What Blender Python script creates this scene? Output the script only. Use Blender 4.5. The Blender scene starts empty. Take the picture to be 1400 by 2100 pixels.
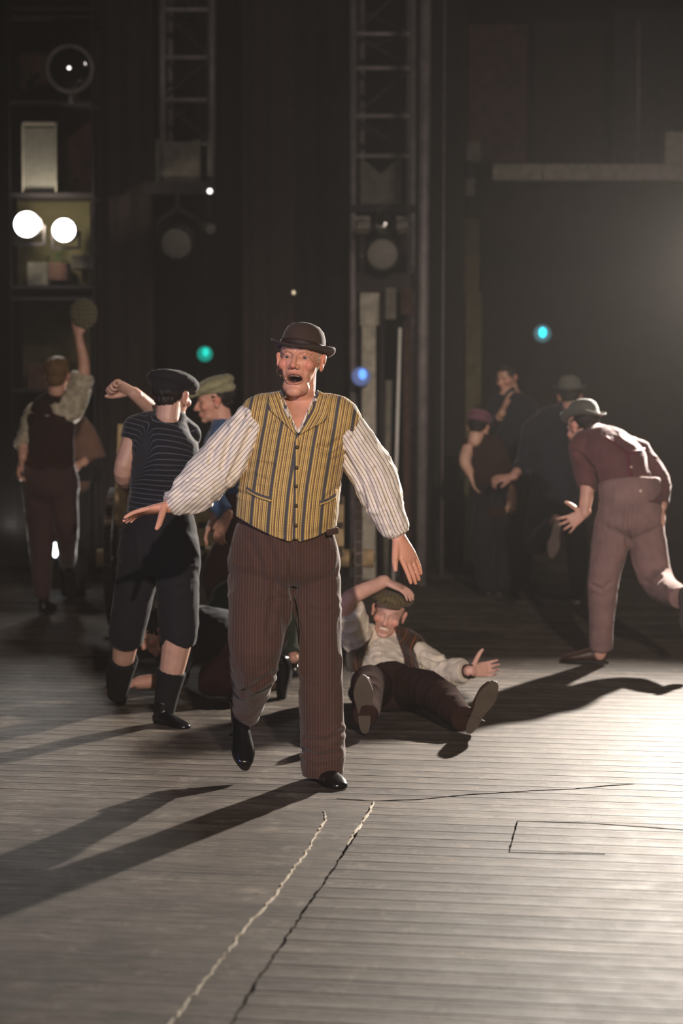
import bpy, bmesh, math, random
import numpy as np
from mathutils import Vector
from mathutils.bvhtree import BVHTree

random.seed(4)
SC = bpy.context.scene
COL = SC.collection

# ------------------------------------------------------------------ camera
F, HC = 4000.0, 1.605
PIT = math.atan(268.0 / F)
_f = np.array([0, math.cos(PIT), -math.sin(PIT)])
_u = np.array([0, math.sin(PIT), math.cos(PIT)])


def P(px, py, Y):
    """world point seen at a photo pixel, at distance Y from the camera plane"""
    d = np.array([(px - 700) / F, 0, 0]) + _u * (-(py - 1050) / F) + _f
    return np.array([0, 0, HC]) + d * (Y / d[1])


def proj(V):
    q = np.asarray(V) - np.array([0, 0, HC])
    z = q @ _f
    return np.stack([700 + F * q[:, 0] / z, 1050 - F * (q @ _u) / z], 1)


def G(px, py):
    d = np.array([(px - 700) / F, 0, 0]) + _u * (-(py - 1050) / F) + _f
    return np.array([0, 0, HC]) + d * (-HC / d[2])


def nv(v):
    v = np.asarray(v, float)
    return v / (np.linalg.norm(v) + 1e-12)


# ------------------------------------------------------------------ noise
def vn(Q, seed=0):
    i = np.floor(Q).astype(np.int64)
    f = Q - i
    f = f * f * (3 - 2 * f)
    r = 0
    for dx in (0, 1):
        for dy in (0, 1):
            for dz in (0, 1):
                h = ((i[:, 0] + dx) * 73856093) ^ ((i[:, 1] + dy) * 19349663) ^ ((i[:, 2] + dz) * 83492791) ^ (seed * 2654435761)
                h = (h ^ (h >> 13)) * 1274126177 & 0x7fffffff
                h = (h ^ (h >> 15)) * 2246822519 & 0x7fffffff
                w = (f[:, 0] if dx else 1 - f[:, 0]) * (f[:, 1] if dy else 1 - f[:, 1]) * (f[:, 2] if dz else 1 - f[:, 2])
                r = r + w * (h / 0x7fffffff)
    return r


# ------------------------------------------------------------------ solid pieces (V, F)
def catmull(pts, rad, sub=5):
    pts = np.asarray(pts, float)
    rad = np.asarray([(r, r) if np.isscalar(r) else r for r in rad], float)
    if len(pts) < 3:
        t = np.linspace(0, 1, sub + 1)[:, None]
        return pts[0] * (1 - t) + pts[1] * t, rad[0] * (1 - t) + rad[1] * t
    A = np.hstack([pts, rad])
    A = np.vstack([2 * A[0] - A[1], A, 2 * A[-1] - A[-2]])
    out = []
    for i in range(1, len(A) - 2):
        p0, p1, p2, p3 = A[i - 1:i + 3]
        for k in range(sub):
            t = k / sub
            out.append(0.5 * (2 * p1 + (p2 - p0) * t + (2 * p0 - 5 * p1 + 4 * p2 - p3) * t * t + (3 * p1 - p0 - 3 * p2 + p3) * t ** 3))
    out.append(A[-2])
    out = np.array(out)
    return out[:, :3], np.maximum(out[:, 3:], .001)


def tube(pts, rad, side=(1, 0, 0), n=16, cap='round', sub=5):
    pts, rad = catmull(pts, rad, sub)
    T = np.gradient(pts, axis=0)
    T = T / (np.linalg.norm(T, axis=1)[:, None] + 1e-9)
    side = nv(side)
    rings = []
    L = len(pts)

    def ring(p, t, a, b):
        s = side - t * (side @ t)
        if np.linalg.norm(s) < .15:
            alt = np.array([0, 1, 0]) if abs(t[1]) < .8 else np.array([0, 0, 1])
            s = alt - t * (alt @ t)
        s = nv(s)
        o = np.cross(t, s)
        th = np.linspace(0, 2 * math.pi, n, endpoint=False)
        return p + np.outer(np.cos(th) * a, s) + np.outer(np.sin(th) * b, o)
    if cap == 'round':
        for q in (.85, .5):
            k = math.sqrt(1 - q * q)
            m = min(rad[0])
            rings.append(ring(pts[0] - T[0] * m * q, T[0], rad[0][0] * k, rad[0][1] * k))
    for i in range(L):
        rings.append(ring(pts[i], T[i], *rad[i]))
    if cap == 'round':
        for q in (.5, .85):
            k = math.sqrt(1 - q * q)
            m = min(rad[-1])
            rings.append(ring(pts[-1] + T[-1] * m * q, T[-1], rad[-1][0] * k, rad[-1][1] * k))
    V = np.vstack(rings)
    fs = []
    R = len(rings)
    for r in range(R - 1):
        for k in range(n):
            a, b = r * n + k, r * n + (k + 1) % n
            fs.append((a, b, b + n, a + n))
    fs.append(tuple(reversed(range(n))))
    fs.append(tuple(range((R - 1) * n, R * n)))
    return V, fs


def ell(c, r, A=None, n=18, m=12):
    V = [(0, 0, -1)]
    for i in range(1, m):
        ph = -math.pi / 2 + math.pi * i / m
        for k in range(n):
            t = 2 * math.pi * k / n
            V.append((math.cos(ph) * math.cos(t), math.cos(ph) * math.sin(t), math.sin(ph)))
    V.append((0, 0, 1))
    V = np.array(V) * np.asarray(r if not np.isscalar(r) else (r, r, r), float)
    if A is not None:
        V = V @ np.asarray(A).T
    V = V + np.asarray(c, float)
    fs = [(0, 1 + (k + 1) % n, 1 + k) for k in range(n)]
    for i in range(m - 2):
        for k in range(n):
            a, b = 1 + i * n + k, 1 + i * n + (k + 1) % n
            fs.append((a, b, b + n, a + n))
    e = len(V) - 1
    o = 1 + (m - 2) * n
    fs += [(o + k, o + (k + 1) % n, e) for k in range(n)]
    return V, fs


def boxp(c, h, A=None):
    V = np.array([(x, y, z) for x in (-1, 1) for y in (-1, 1) for z in (-1, 1)], float) * np.asarray(h, float)
    if A is not None:
        V = V @ np.asarray(A).T
    return V + np.asarray(c, float), [(0, 1, 3, 2), (4, 6, 7, 5), (0, 4, 5, 1), (2, 3, 7, 6), (0, 2, 6, 4), (1, 5, 7, 3)]


def bar(p, q, w, d=None, side=(1, 0, 0)):
    p, q = np.asarray(p, float), np.asarray(q, float)
    t = nv(q - p)
    s = np.asarray(side, float) - t * (np.asarray(side) @ t)
    if np.linalg.norm(s) < .1:
        s = np.array([0, 1, 0]) - t * t[1]
    s = nv(s)
    o = np.cross(t, s)
    d = w if d is None else d
    return boxp((p + q) / 2, (w / 2, d / 2, np.linalg.norm(q - p) / 2), np.stack([s, o, t], 1))


def cyl(p, q, r, n=20, r2=None):
    return tube([p, q], [r, r if r2 is None else r2], n=n, cap='flat', sub=1)


def xf(prim, R, o, s=1.0):
    return (prim[0] * s) @ R.T + o, prim[1]


def merge(prims):
    Vs, Fs, k = [], [], 0
    for V, f in prims:
        Vs.append(V)
        Fs += [tuple(a + k for a in q) for q in f]
        k += len(V)
    return np.vstack(Vs), Fs


# ------------------------------------------------------------------ mesh handling
def getV(me):
    a = np.empty(len(me.vertices) * 3)
    me.vertices.foreach_get('co', a)
    return a.reshape(-1, 3)


def setV(me, V):
    me.vertices.foreach_set('co', np.ascontiguousarray(V, dtype=np.float32).ravel())
    me.update()


def getN(me):
    a = np.empty(len(me.vertices) * 3, dtype=np.float32)
    me.vertex_normals.foreach_get('vector', a)
    return a.reshape(-1, 3).astype(float)


def getE(me):
    a = np.empty(len(me.edges) * 2, dtype=np.int32)
    me.edges.foreach_get('vertices', a)
    return a.reshape(-1, 2)


def laplace(V, E, it, k=.5, mask=None):
    n = len(V)
    cnt = np.bincount(E.ravel(), minlength=n).astype(float)
    cnt[cnt == 0] = 1
    for _ in range(it):
        S = np.stack([np.bincount(E[:, 0], V[E[:, 1], c], n) + np.bincount(E[:, 1], V[E[:, 0], c], n) for c in range(3)], 1) / cnt[:, None]
        D = (S - V) * k
        if mask is not None:
            D = D * mask[:, None]
        V = V + D
    return V


def raw(prims, name='m'):
    V, fs = merge(prims)
    me = bpy.data.meshes.new(name)
    me.from_pydata([tuple(v) for v in V], [], fs)
    me.update()
    return me


def remesh(prims, voxel=.005, it=4):
    me = raw(prims)
    ob = bpy.data.objects.new('tmp', me)
    COL.objects.link(ob)
    m = ob.modifiers.new('r', 'REMESH')
    m.mode = 'VOXEL'
    m.voxel_size = voxel
    dg = bpy.context.evaluated_depsgraph_get()
    dg.update()
    out = bpy.data.meshes.new_from_object(ob.evaluated_get(dg))
    bpy.data.objects.remove(ob)
    bpy.data.meshes.remove(me)
    if it:
        setV(out, laplace(getV(out), getE(out), it))
    return out


def cut(me, mask, it=5, thick=0):
    """delete the masked vertices, smooth the new edge, give the cloth a thickness"""
    bm = bmesh.new()
    bm.from_mesh(me)
    bm.verts.ensure_lookup_table()
    bmesh.ops.delete(bm, geom=[bm.verts[i] for i in np.nonzero(mask)[0]], context='VERTS')
    bm.verts.ensure_lookup_table()
    bv = [(v, [e.other_vert(v) for e in v.link_edges if e.is_boundary]) for v in bm.verts if v.is_boundary]
    for _ in range(it):
        new = [(v, v.co * .4 + sum((o.co for o in os), Vector()) * (.6 / max(1, len(os)))) for v, os in bv if os]
        for v, c in new:
            v.co = c
    bm.to_mesh(me)
    bm.free()
    me.update()
    if thick:
        solid(me, thick)
    return me


def solid(me, th, off=-1):
    ob = bpy.data.objects.new('tmp', me)
    COL.objects.link(ob)
    m = ob.modifiers.new('s', 'SOLIDIFY')
    m.thickness = th
    m.offset = off
    dg = bpy.context.evaluated_depsgraph_get()
    dg.update()
    out = bpy.data.meshes.new_from_object(ob.evaluated_get(dg))
    bm = bmesh.new()
    bm.from_mesh(out)
    bm.to_mesh(me)
    bm.free()
    bpy.data.objects.remove(ob)
    bpy.data.meshes.remove(out)
    me.update()


def wrinkle(me, amp, fr, seed=1, sharp=2.0):
    V, N = getV(me), getN(me)
    q = V * np.asarray(fr) + (vn(V * 6, seed + 9)[:, None] - .5) * 1.3
    n1 = 1 - np.abs(2 * vn(q, seed) - 1)
    n2 = 1 - np.abs(2 * vn(q * 2.1 + 7, seed + 3) - 1)
    d = (n1 ** sharp - .35) * amp + (n2 ** sharp - .35) * amp * .4
    setV(me, V + N * d[:, None])


def creases(me, lines):
    """press folds into cloth along lines given in photo pixels; (points, width px, depth m)"""
    V, N = getV(me), getN(me)
    q = proj(V)
    D = np.zeros(len(V))
    for pts, w, dep in lines:
        pts = np.asarray(pts, float)
        best = np.full(len(V), 1e9)
        sg = np.zeros(len(V))
        for i in range(len(pts) - 1):
            a, b = pts[i], pts[i + 1]
            ab = b - a
            t = np.clip(((q - a) @ ab) / (ab @ ab), 0, 1)
            dd = q - (a + t[:, None] * ab)
            d = np.hypot(dd[:, 0], dd[:, 1])
            m = d < best
            best = np.where(m, d, best)
            sg = np.where(m, np.sign(ab[0] * dd[:, 1] - ab[1] * dd[:, 0]), sg)
        x = best / w
        D += -dep * np.exp(-x * x) + dep * .7 * np.exp(-((x - 1.7) / .9) ** 2)
    fac = (N[:, 1] < .25)
    setV(me, V + N * (D * fac)[:, None])


def seguv(me, segs):
    """cloth coordinates in metres: across and along the nearest limb segment"""
    V = getV(me)
    U = np.zeros((len(V), 3))
    W = np.zeros(len(V))
    acc = 0
    for a, b, side, off in segs:
        a, b, side = map(lambda z: np.asarray(z, float), (a, b, side))
        ab = b - a
        L = np.linalg.norm(ab)
        t = np.clip(((V - a) @ ab) / (L * L), 0, 1)
        dd = V - (a + t[:, None] * ab)
        d = np.linalg.norm(dd, axis=1)
        s = nv(side - ab / L * (side @ (ab / L)))
        w = 1 / (d + .01) ** 10
        U[:, 0] += w * (dd @ s + off)
        U[:, 1] += w * (acc + (V - a) @ ab / L)
        W += w
        acc += L
    U /= W[:, None]
    at = me.attributes.new('pc', 'FLOAT_VECTOR', 'POINT')
    at.data.foreach_set('vector', U.astype(np.float32).ravel())


def setcol(me, C):
    at = me.color_attributes.new('Col', 'FLOAT_COLOR', 'POINT')
    C4 = np.hstack([C, np.ones((len(C), 1))]).astype(np.float32)
    at.data.foreach_set('color', C4.ravel())


def smooth_shade(me, s=True):
    me.polygons.foreach_set('use_smooth', [s] * len(me.polygons))


def tag(o, label=None, cat=None, group=None, kind=None):
    if label:
        o['label'] = label
    if cat:
        o['category'] = cat
    if group:
        o['group'] = group
    if kind:
        o['kind'] = kind
    return o


def empty(name, loc, label, cat, group=None):
    o = bpy.data.objects.new(name, None)
    o.empty_display_size = .1
    o.location = tuple(loc)
    COL.objects.link(o)
    return tag(o, label, cat, group)


def root_loc(o):
    v = np.array(o.location)
    while o.parent:
        o = o.parent
        v = v + np.array(o.location)
    return v


def obj(name, me, mat, parent=None, smooth=True, loc=None, bevel=0):
    """link a mesh given in world coordinates as one object; loc = its origin"""
    if isinstance(me, list):
        me = raw(me, name)
    if loc is None:
        loc = root_loc(parent) if parent else getV(me).mean(0) * np.array([1, 1, 0]) + np.array([0, 0, getV(me)[:, 2].min()])
    loc = np.asarray(loc, float)
    setV(me, getV(me) - loc)
    me.name = name
    ob = bpy.data.objects.new(name, me)
    COL.objects.link(ob)
    if parent:
        ob.parent = parent
        ob.location = tuple(loc - root_loc(parent))
    else:
        ob.location = tuple(loc)
    me.materials.append(mat)
    if smooth:
        smooth_shade(me)
    if bevel:
        b = ob.modifiers.new('bevel', 'BEVEL')
        b.width = bevel
        b.segments = 2
        b.limit_method = 'ANGLE'
    return ob


# ------------------------------------------------------------------ materials
def mat_new(name):
    m = bpy.data.materials.new(name)
    m.use_nodes = True
    nt = m.node_tree
    b = nt.nodes['Principled BSDF']
    return m, nt, b


def N_(nt, t, **kw):
    n = nt.nodes.new(t)
    for k, v in kw.items():
        if k in n.inputs:
            n.inputs[k].default_value = v
        else:
            setattr(n, k, v)
    return n


def srgb(h):
    c = [int(h[i:i + 2], 16) / 255 for i in (0, 2, 4)]
    return tuple(x / 12.92 if x < .04045 else ((x + .055) / 1.055) ** 2.4 for x in c) + (1,)


def noise_bump(nt, b, scale, strength, dist=.002, coord='Object', stretch=None):
    tc = N_(nt, 'ShaderNodeTexCoord')
    src = tc.outputs[coord]
    if stretch:
        mp = N_(nt, 'ShaderNodeMapping')
        mp.inputs['Scale'].default_value = stretch
        nt.links.new(src, mp.inputs['Vector'])
        src = mp.outputs[0]
    no = N_(nt, 'ShaderNodeTexNoise', Scale=scale, Detail=4.0)
    nt.links.new(src, no.inputs['Vector'])
    bp = N_(nt, 'ShaderNodeBump', Strength=strength, Distance=dist)
    nt.links.new(no.outputs['Fac'], bp.inputs['Height'])
    nt.links.new(bp.outputs[0], b.inputs['Normal'])
    return no


def plain(name, col, rough=.8, metal=0, var=.15, vscale=12, bump=.3, bscale=60, spec=.3, sheen=None, dist=.003):
    m, nt, b = mat_new(name)
    if isinstance(col, str):
        col = srgb(col)
    b.inputs['Roughness'].default_value = rough
    b.inputs['Metallic'].default_value = metal
    b.inputs['Specular IOR Level'].default_value = spec
    if sheen is None:
        sheen = .12 if rough >= .84 and not metal else 0
    if sheen:
        b.inputs['Sheen Weight'].default_value = sheen
        b.inputs['Sheen Roughness'].default_value = .4
    if var:
        tc = N_(nt, 'ShaderNodeTexCoord')
        no = N_(nt, 'ShaderNodeTexNoise', Scale=vscale, Detail=5.0)
        nt.links.new(tc.outputs['Object'], no.inputs['Vector'])
        r = N_(nt, 'ShaderNodeValToRGB')
        r.color_ramp.elements[0].position = .3
        r.color_ramp.elements[1].position = .7
        r.color_ramp.elements[0].color = tuple(c * (1 - var) for c in col[:3]) + (1,)
        r.color_ramp.elements[1].color = tuple(min(1, c * (1 + var)) for c in col[:3]) + (1,)
        nt.links.new(no.outputs['Fac'], r.inputs[0])
        nt.links.new(r.outputs[0], b.inputs['Base Color'])
    else:
        b.inputs['Base Color'].default_value = col
    if bump:
        noise_bump(nt, b, bscale, bump, dist)
    return m


def emis(name, col, strength):
    m, nt, b = mat_new(name)
    b.inputs['Base Color'].default_value = (0.02, 0.02, 0.02, 1)
    b.inputs['Emission Color'].default_value = col if not isinstance(col, str) else srgb(col)
    b.inputs['Emission Strength'].default_value = strength
    return m


def striped(name, stops, period, axis=0, rough=.85, cross=None, attr='pc', bump=.25, sheen=.15, wob=.0):
    """constant colour bands repeating over 'period' metres of the cloth coordinate"""
    m, nt, b = mat_new(name)
    b.inputs['Roughness'].default_value = rough
    b.inputs['Specular IOR Level'].default_value = .2
    b.inputs['Sheen Weight'].default_value = sheen
    at = N_(nt, 'ShaderNodeAttribute', attribute_name=attr)
    sp = N_(nt, 'ShaderNodeSeparateXYZ')
    nt.links.new(at.outputs['Vector'], sp.inputs[0])

    def frac(ax, per):
        d = N_(nt, 'ShaderNodeMath', operation='DIVIDE')
        d.inputs[1].default_value = per
        nt.links.new(sp.outputs[ax], d.inputs[0])
        f = N_(nt, 'ShaderNodeMath', operation='FRACT')
        nt.links.new(d.outputs[0], f.inputs[0])
        return f

    def ramp(f, st):
        r = N_(nt, 'ShaderNodeValToRGB')
        cr = r.color_ramp
        cr.interpolation = 'LINEAR' if wob else 'CONSTANT'
        while len(cr.elements) < len(st):
            cr.elements.new(.5)
        for e, (p, c) in zip(cr.elements, st):
            e.position = p
            e.color = srgb(c)
        nt.links.new(f.outputs[0], r.inputs[0])
        return r
    r = ramp(frac(axis, period), stops)
    out = r.outputs[0]
    if cross:
        st, per, fac = cross
        r2 = ramp(frac(1 - axis, per), st)
        mx = N_(nt, 'ShaderNodeMixRGB', blend_type='MULTIPLY')
        mx.inputs[0].default_value = fac
        nt.links.new(out, mx.inputs[1])
        nt.links.new(r2.outputs[0], mx.inputs[2])
        out = mx.outputs[0]
    nt.links.new(out, b.inputs['Base Color'])
    if bump:
        noise_bump(nt, b, 70, bump, .003)
    return m


def plaid(name, c0, c1, c2, per=.05):
    return striped(name, [(0, c0), (.45, c1), (.55, c0), (.8, c2), (.86, c0)], per,
                   cross=([(0, 'ffffff'), (.4, '8a7a6a'), (.55, 'ffffff'), (.8, 'b09a80'), (.9, 'ffffff')], per, .9))


SKIN, _nt, _b = mat_new('skin')
_a = N_(_nt, 'ShaderNodeVertexColor', layer_name='Col')
_nt.links.new(_a.outputs['Color'], _b.inputs['Base Color'])
_b.inputs['Roughness'].default_value = .5
_b.inputs['Specular IOR Level'].default_value = .4
_b.inputs['Subsurface Weight'].default_value = .12
_b.inputs['Subsurface Radius'].default_value = (.02, .008, .004)
noise_bump(_nt, _b, 90, .15, .002)
# ------------------------------------------------------------------ people
def frame(fwd, up):
    y = nv(fwd)
    x = nv(np.cross(y, nv(up)))
    return np.stack([x, y, np.cross(x, y)], 1)


def mir(p):
    return [(p[0], p[1], p[2]), (-p[0], p[1], p[2])]


def head_prims(o, R, s, mouth='closed'):
    L = []
    jo = -.026 if mouth == 'open' else 0
    L.append(ell((0, -.012, .036), (.076, .098, .085)))
    L.append(ell((0, .028, -.015 + jo * .3), (.064, .062, .088)))
    L.append(ell((0, .036, -.076 + jo), (.05, .044, .034)))
    L.append(ell((0, .064, -.095 + jo), (.03, .022, .02)))
    L.append(tube([(0, .086, .006), (0, .1, -.016), (0, .108, -.034)], [.0075, .0095, .0125], n=12))
    for sx in (-1, 1):
        L.append(ell((sx * .013, .094, -.038), (.009, .012, .009), n=10, m=8))
        L.append(tube([(sx * .052, .062, .018), (sx * .032, .08, .024), (sx * .01, .086, .016)], [.006, .0075, .006], n=10))
        L.append(ell((sx * .045, .058, -.026), (.022, .024, .022), n=12, m=8))
        L.append(tube([(sx * .048, .066, -.002), (sx * .032, .080, .008), (sx * .017, .076, -.002)], [.003, .0045, .003], n=8))
        L.append(tube([(sx * .048, .066, -.003), (sx * .032, .078, -.012), (sx * .017, .074, -.004)], [.003, .004, .003], n=8))
        A = frame((sx * .35, .94, 0), (0, -.2, 1))
        L.append(ell((sx * .079, -.008, -.006), (.009, .02, .034), A, n=12, m=10))
        L.append(ell((sx * .084, -.014, .004), (.008, .02, .024), A, n=12, m=8))
    zu, zl = (-.062, -.066 + jo) if mouth == 'open' else ((-.054, -.078) if mouth == 'grimace' else (-.062, -.071))
    w = {'open': .035, 'grimace': .03}.get(mouth, .024)
    zm = (zu + zl) / 2
    L.append(tube([(-w, .070, zm), (-w * .5, .086, zu), (0, .091, zu), (w * .5, .086, zu), (w, .070, zm)], [.004, .0055, .006, .0055, .004], n=8))
    L.append(tube([(-w, .070, zm), (-w * .5, .084, zl), (0, .089, zl), (w * .5, .084, zl), (w, .070, zm)], [.004, .006, .007, .006, .004], n=8))
    L.append(tube([(0, -.02, -.03), (0, -.03, -.11)], [.056, .056], n=16))
    return [xf(p, R, o, s) for p in L]


def head_sculpt(V, o, R, s, mouth):
    Q = (V - o) @ R / s
    add = np.zeros_like(V)

    def g(c, r, d):
        nonlocal add
        w = np.exp(-(((Q - np.array(c)) / np.array(r)) ** 2).sum(1))
        add += w[:, None] * np.array(d)
    for sx in (-1, 1):
        g((sx * .031, .084, .0), (.015, .03, .008), (0, -.007, 0))
        g((sx * .018, .09, .006), (.008, .03, .012), (0, -.004, 0))
        g((sx * .007, .1, -.047), (.004, .012, .004), (0, -.002, .007))
        g((sx * .034, .08, -.05), (.006, .03, .02), (0, -.004, 0))
        g((sx * .06, .03, -.06), (.012, .04, .02), (-sx * .004, 0, 0))
        g((sx * .088, -.002, -.004), (.006, .01, .015), (-sx * .006, 0, 0))
    if mouth == 'open':
        g((0, .09, -.077), (.029, .03, .0098), (0, -.04, 0))
        g((.004, .09, -.086), (.012, .03, .008), (0, -.02, 0))
    elif mouth == 'grimace':
        g((0, .09, -.066), (.021, .03, .0085), (0, -.014, 0))
        for sx in (-1, 1):
            g((sx * .04, .07, -.06), (.006, .03, .015), (0, -.006, 0))
            g((sx * .03, .08, -.004), (.014, .03, .005), (0, .003, .0))
    else:
        g((0, .095, -.0665), (.02, .02, .003), (0, -.004, 0))
    g((0, .09, -.094), (.02, .03, .006), (0, -.003, 0))
    return V + (add * s) @ R.T


def skin_cols(V, o, R, s, mouth, base, face=True):
    C = np.tile(np.array(base), (len(V), 1))
    n = vn(V * 40, 5)[:, None]
    C = C * (.9 + .2 * n)
    if not face:
        return C
    Q = (V - o) @ R / s

    def g(c, r):
        return np.exp(-(((Q - np.array(c)) / np.array(r)) ** 2).sum(1))[:, None]
    red = np.array((1.02, .62, .58))
    w = g((.045, .06, -.028), (.02, .05, .018)) + g((-.045, .06, -.028), (.02, .05, .018)) + g((0, .115, -.034), (.014, .02, .012)) * .8
    w = np.clip(w + g((.088, -.01, 0), (.01, .03, .03)) + g((-.088, -.01, 0), (.01, .03, .03)), 0, 1) * .75
    C = C * (1 - w) + C * red * w
    zu, zl = (-.062, -.092) if mouth == 'open' else ((-.054, -.078) if mouth == 'grimace' else (-.062, -.071))
    for z in (zu, zl):
        w = g((0, .09, z), (.022, .03, .0055)) * .7
        C = C * (1 - w) + np.array((.42, .11, .09)) * w
    if mouth != 'closed':
        w = np.clip(g((0, .075, (zu + zl) / 2), (.037 if mouth == 'open' else .029, .07, .0135 if mouth == 'open' else .008)) * 3.2 - 1.1, 0, 1)
        C = C * (1 - w) + np.array((.015, .004, .004)) * w
    for sx in (-1, 1):
        w = np.clip(g((sx * .033, .084, .0265), (.018, .03, .0045)) * 1.3, 0, 1) * .6
        C = C * (1 - w) + np.array((.16, .09, .05)) * w
        w = g((sx * .032, .08, -.001), (.018, .03, .007)) * .55
        C = C * (1 - w) + np.array((.18, .07, .055)) * w
    return C


def hand_prims(w, d, n, tb=1, curl=(15, 15, 15, 15), spread=6, s=1.0, thumb=(.75, .65, -.15), tcurl=15):
    """w wrist, d finger direction, n back-of-hand normal, tb thumb side (+1 = d x n)"""
    d = nv(d)
    n = nv(np.asarray(n) - d * (np.asarray(n) @ d))
    b = np.cross(d, n) * tb
    w = np.asarray(w, float)
    L = [tube([w - d * .02 * s, w + d * .03 * s, w + d * .07 * s, w + d * .092 * s],
              [(.026 * s, .021 * s), (.034 * s, .019 * s), (.041 * s, .015 * s), (.039 * s, .012 * s)], side=b, n=18)]
    offs = (.031, .0105, -.0105, -.031)
    lens = (.070, .079, .073, .058)
    for i in range(4):
        a0 = math.radians(spread * (1.5 - i))
        dd = d * math.cos(a0) + b * math.sin(a0)
        p = w + d * .078 * s + b * offs[i] * s
        pts = [p, p + dd * .018 * s]
        ang = 0
        for k, fr in enumerate((.45, .31, .24)):
            ang += math.radians(curl[i] * (.8, 1.1, .9)[k])
            v = dd * math.cos(ang) - n * math.sin(ang)
            pts.append(pts[-1] + v * lens[i] * fr * s)
        r = (.0098, .0094, .0088, .0082, .0068)
        k = (1, 1, .97, .86)[i]
        L.append(tube(pts, [q * k * s for q in r], side=b, n=10, sub=3))
    t = nv(d * thumb[0] + b * thumb[1] + n * thumb[2])
    p = w + (d * .018 + b * .02) * s
    t2 = nv(t + (d * .5 - b * .2) * math.radians(tcurl) * 2 - n * .1)
    L.append(tube([p, p + t * .042 * s, p + t * .07 * s + t2 * .008 * s, p + t * .07 * s + t2 * .032 * s], [.015 * s, .0135 * s, .0115 * s, .0085 * s], n=10, sub=3))
    return L


def cutpoly(pts, rad, f):
    """keep the limb polyline up to parameter f (1.0 = second joint, 2.0 = third)"""
    pts = [np.asarray(p, float) for p in pts]
    k = min(int(math.floor(f)), len(pts) - 2)
    t = f - k
    q = pts[:k + 1] + [pts[k] * (1 - t) + pts[k + 1] * t]
    rr = [np.asarray((r, r) if np.isscalar(r) else r, float) for r in rad]
    r = rr[:k + 1] + [rr[k] * (1 - t) + rr[k + 1] * t]
    return q, r


def shoe(root, heel, toe, up, mat, sole_mat, s=1.0, voxel=.006, boot=.13, name='shoe', lace=None, shank=None):
    R = frame(toe, up)
    heel = np.asarray(heel, float)
    pr = [tube([(0, .03, .05), (0, .09, .052), (0, .16, .042), (0, .215, .034), (0, .255, .028)],
               [(.032, .036), (.034, .042), (.042, .032), (.045, .024), (.034, .017)], side=(1, 0, 0), n=20),
          tube([(0, .045, .04), np.array([0, .045, .05]) + (R.T @ nv(shank) if shank is not None else np.array([0, 0, 1])) * (boot - .04)], [(.034, .04), (.037, .042)], n=18, cap='flat'),
          ell((0, .032, .045), (.033, .032, .033))]
    me = remesh([xf(p, R, heel, s) for p in pr], voxel, 3)
    ob = obj(name, me, mat, root)
    out = []
    for k in range(28):
        t = 2 * math.pi * k / 28
        y = .14 - .145 * math.cos(t)
        q = y / .285
        w = .034 + .014 * math.exp(-((q - .7) / .22) ** 2) - .006 * math.exp(-((q - .38) / .15) ** 2)
        out.append((w * math.copysign(abs(math.sin(t)) ** .75, math.sin(t)), y))
    n = len(out)
    V = np.array([(x, y, .008) for x, y in out] + [(x, y, .02) for x, y in out])
    fs = [tuple(reversed(range(n))), tuple(range(n, 2 * n))] + [(k, (k + 1) % n, n + (k + 1) % n, n + k) for k in range(n)]
    hb = [(x * .98, min(y, .085), 0) for x, y in out] + [(x * .98, min(y, .085), .012) for x, y in out]
    V2 = np.array([(x, y if y < .084 else .085, z) for x, y, z in hb])
    me = raw([xf((V, fs), R, heel, s), xf((V2, fs), R, heel, s)])
    obj('sole', me, sole_mat, ob, smooth=False, loc=root_loc(ob))
    if lace is not None:
        pr = [xf(tube([(-.018, y, z), (0, y + .002, z + .008), (.018, y, z)], [.003, .003, .003], n=6), R, heel, s) for y, z in ((.1, .087), (.12, .08), (.14, .073))]
        obj('laces', pr, lace, ob, loc=root_loc(ob))
    return ob


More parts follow.
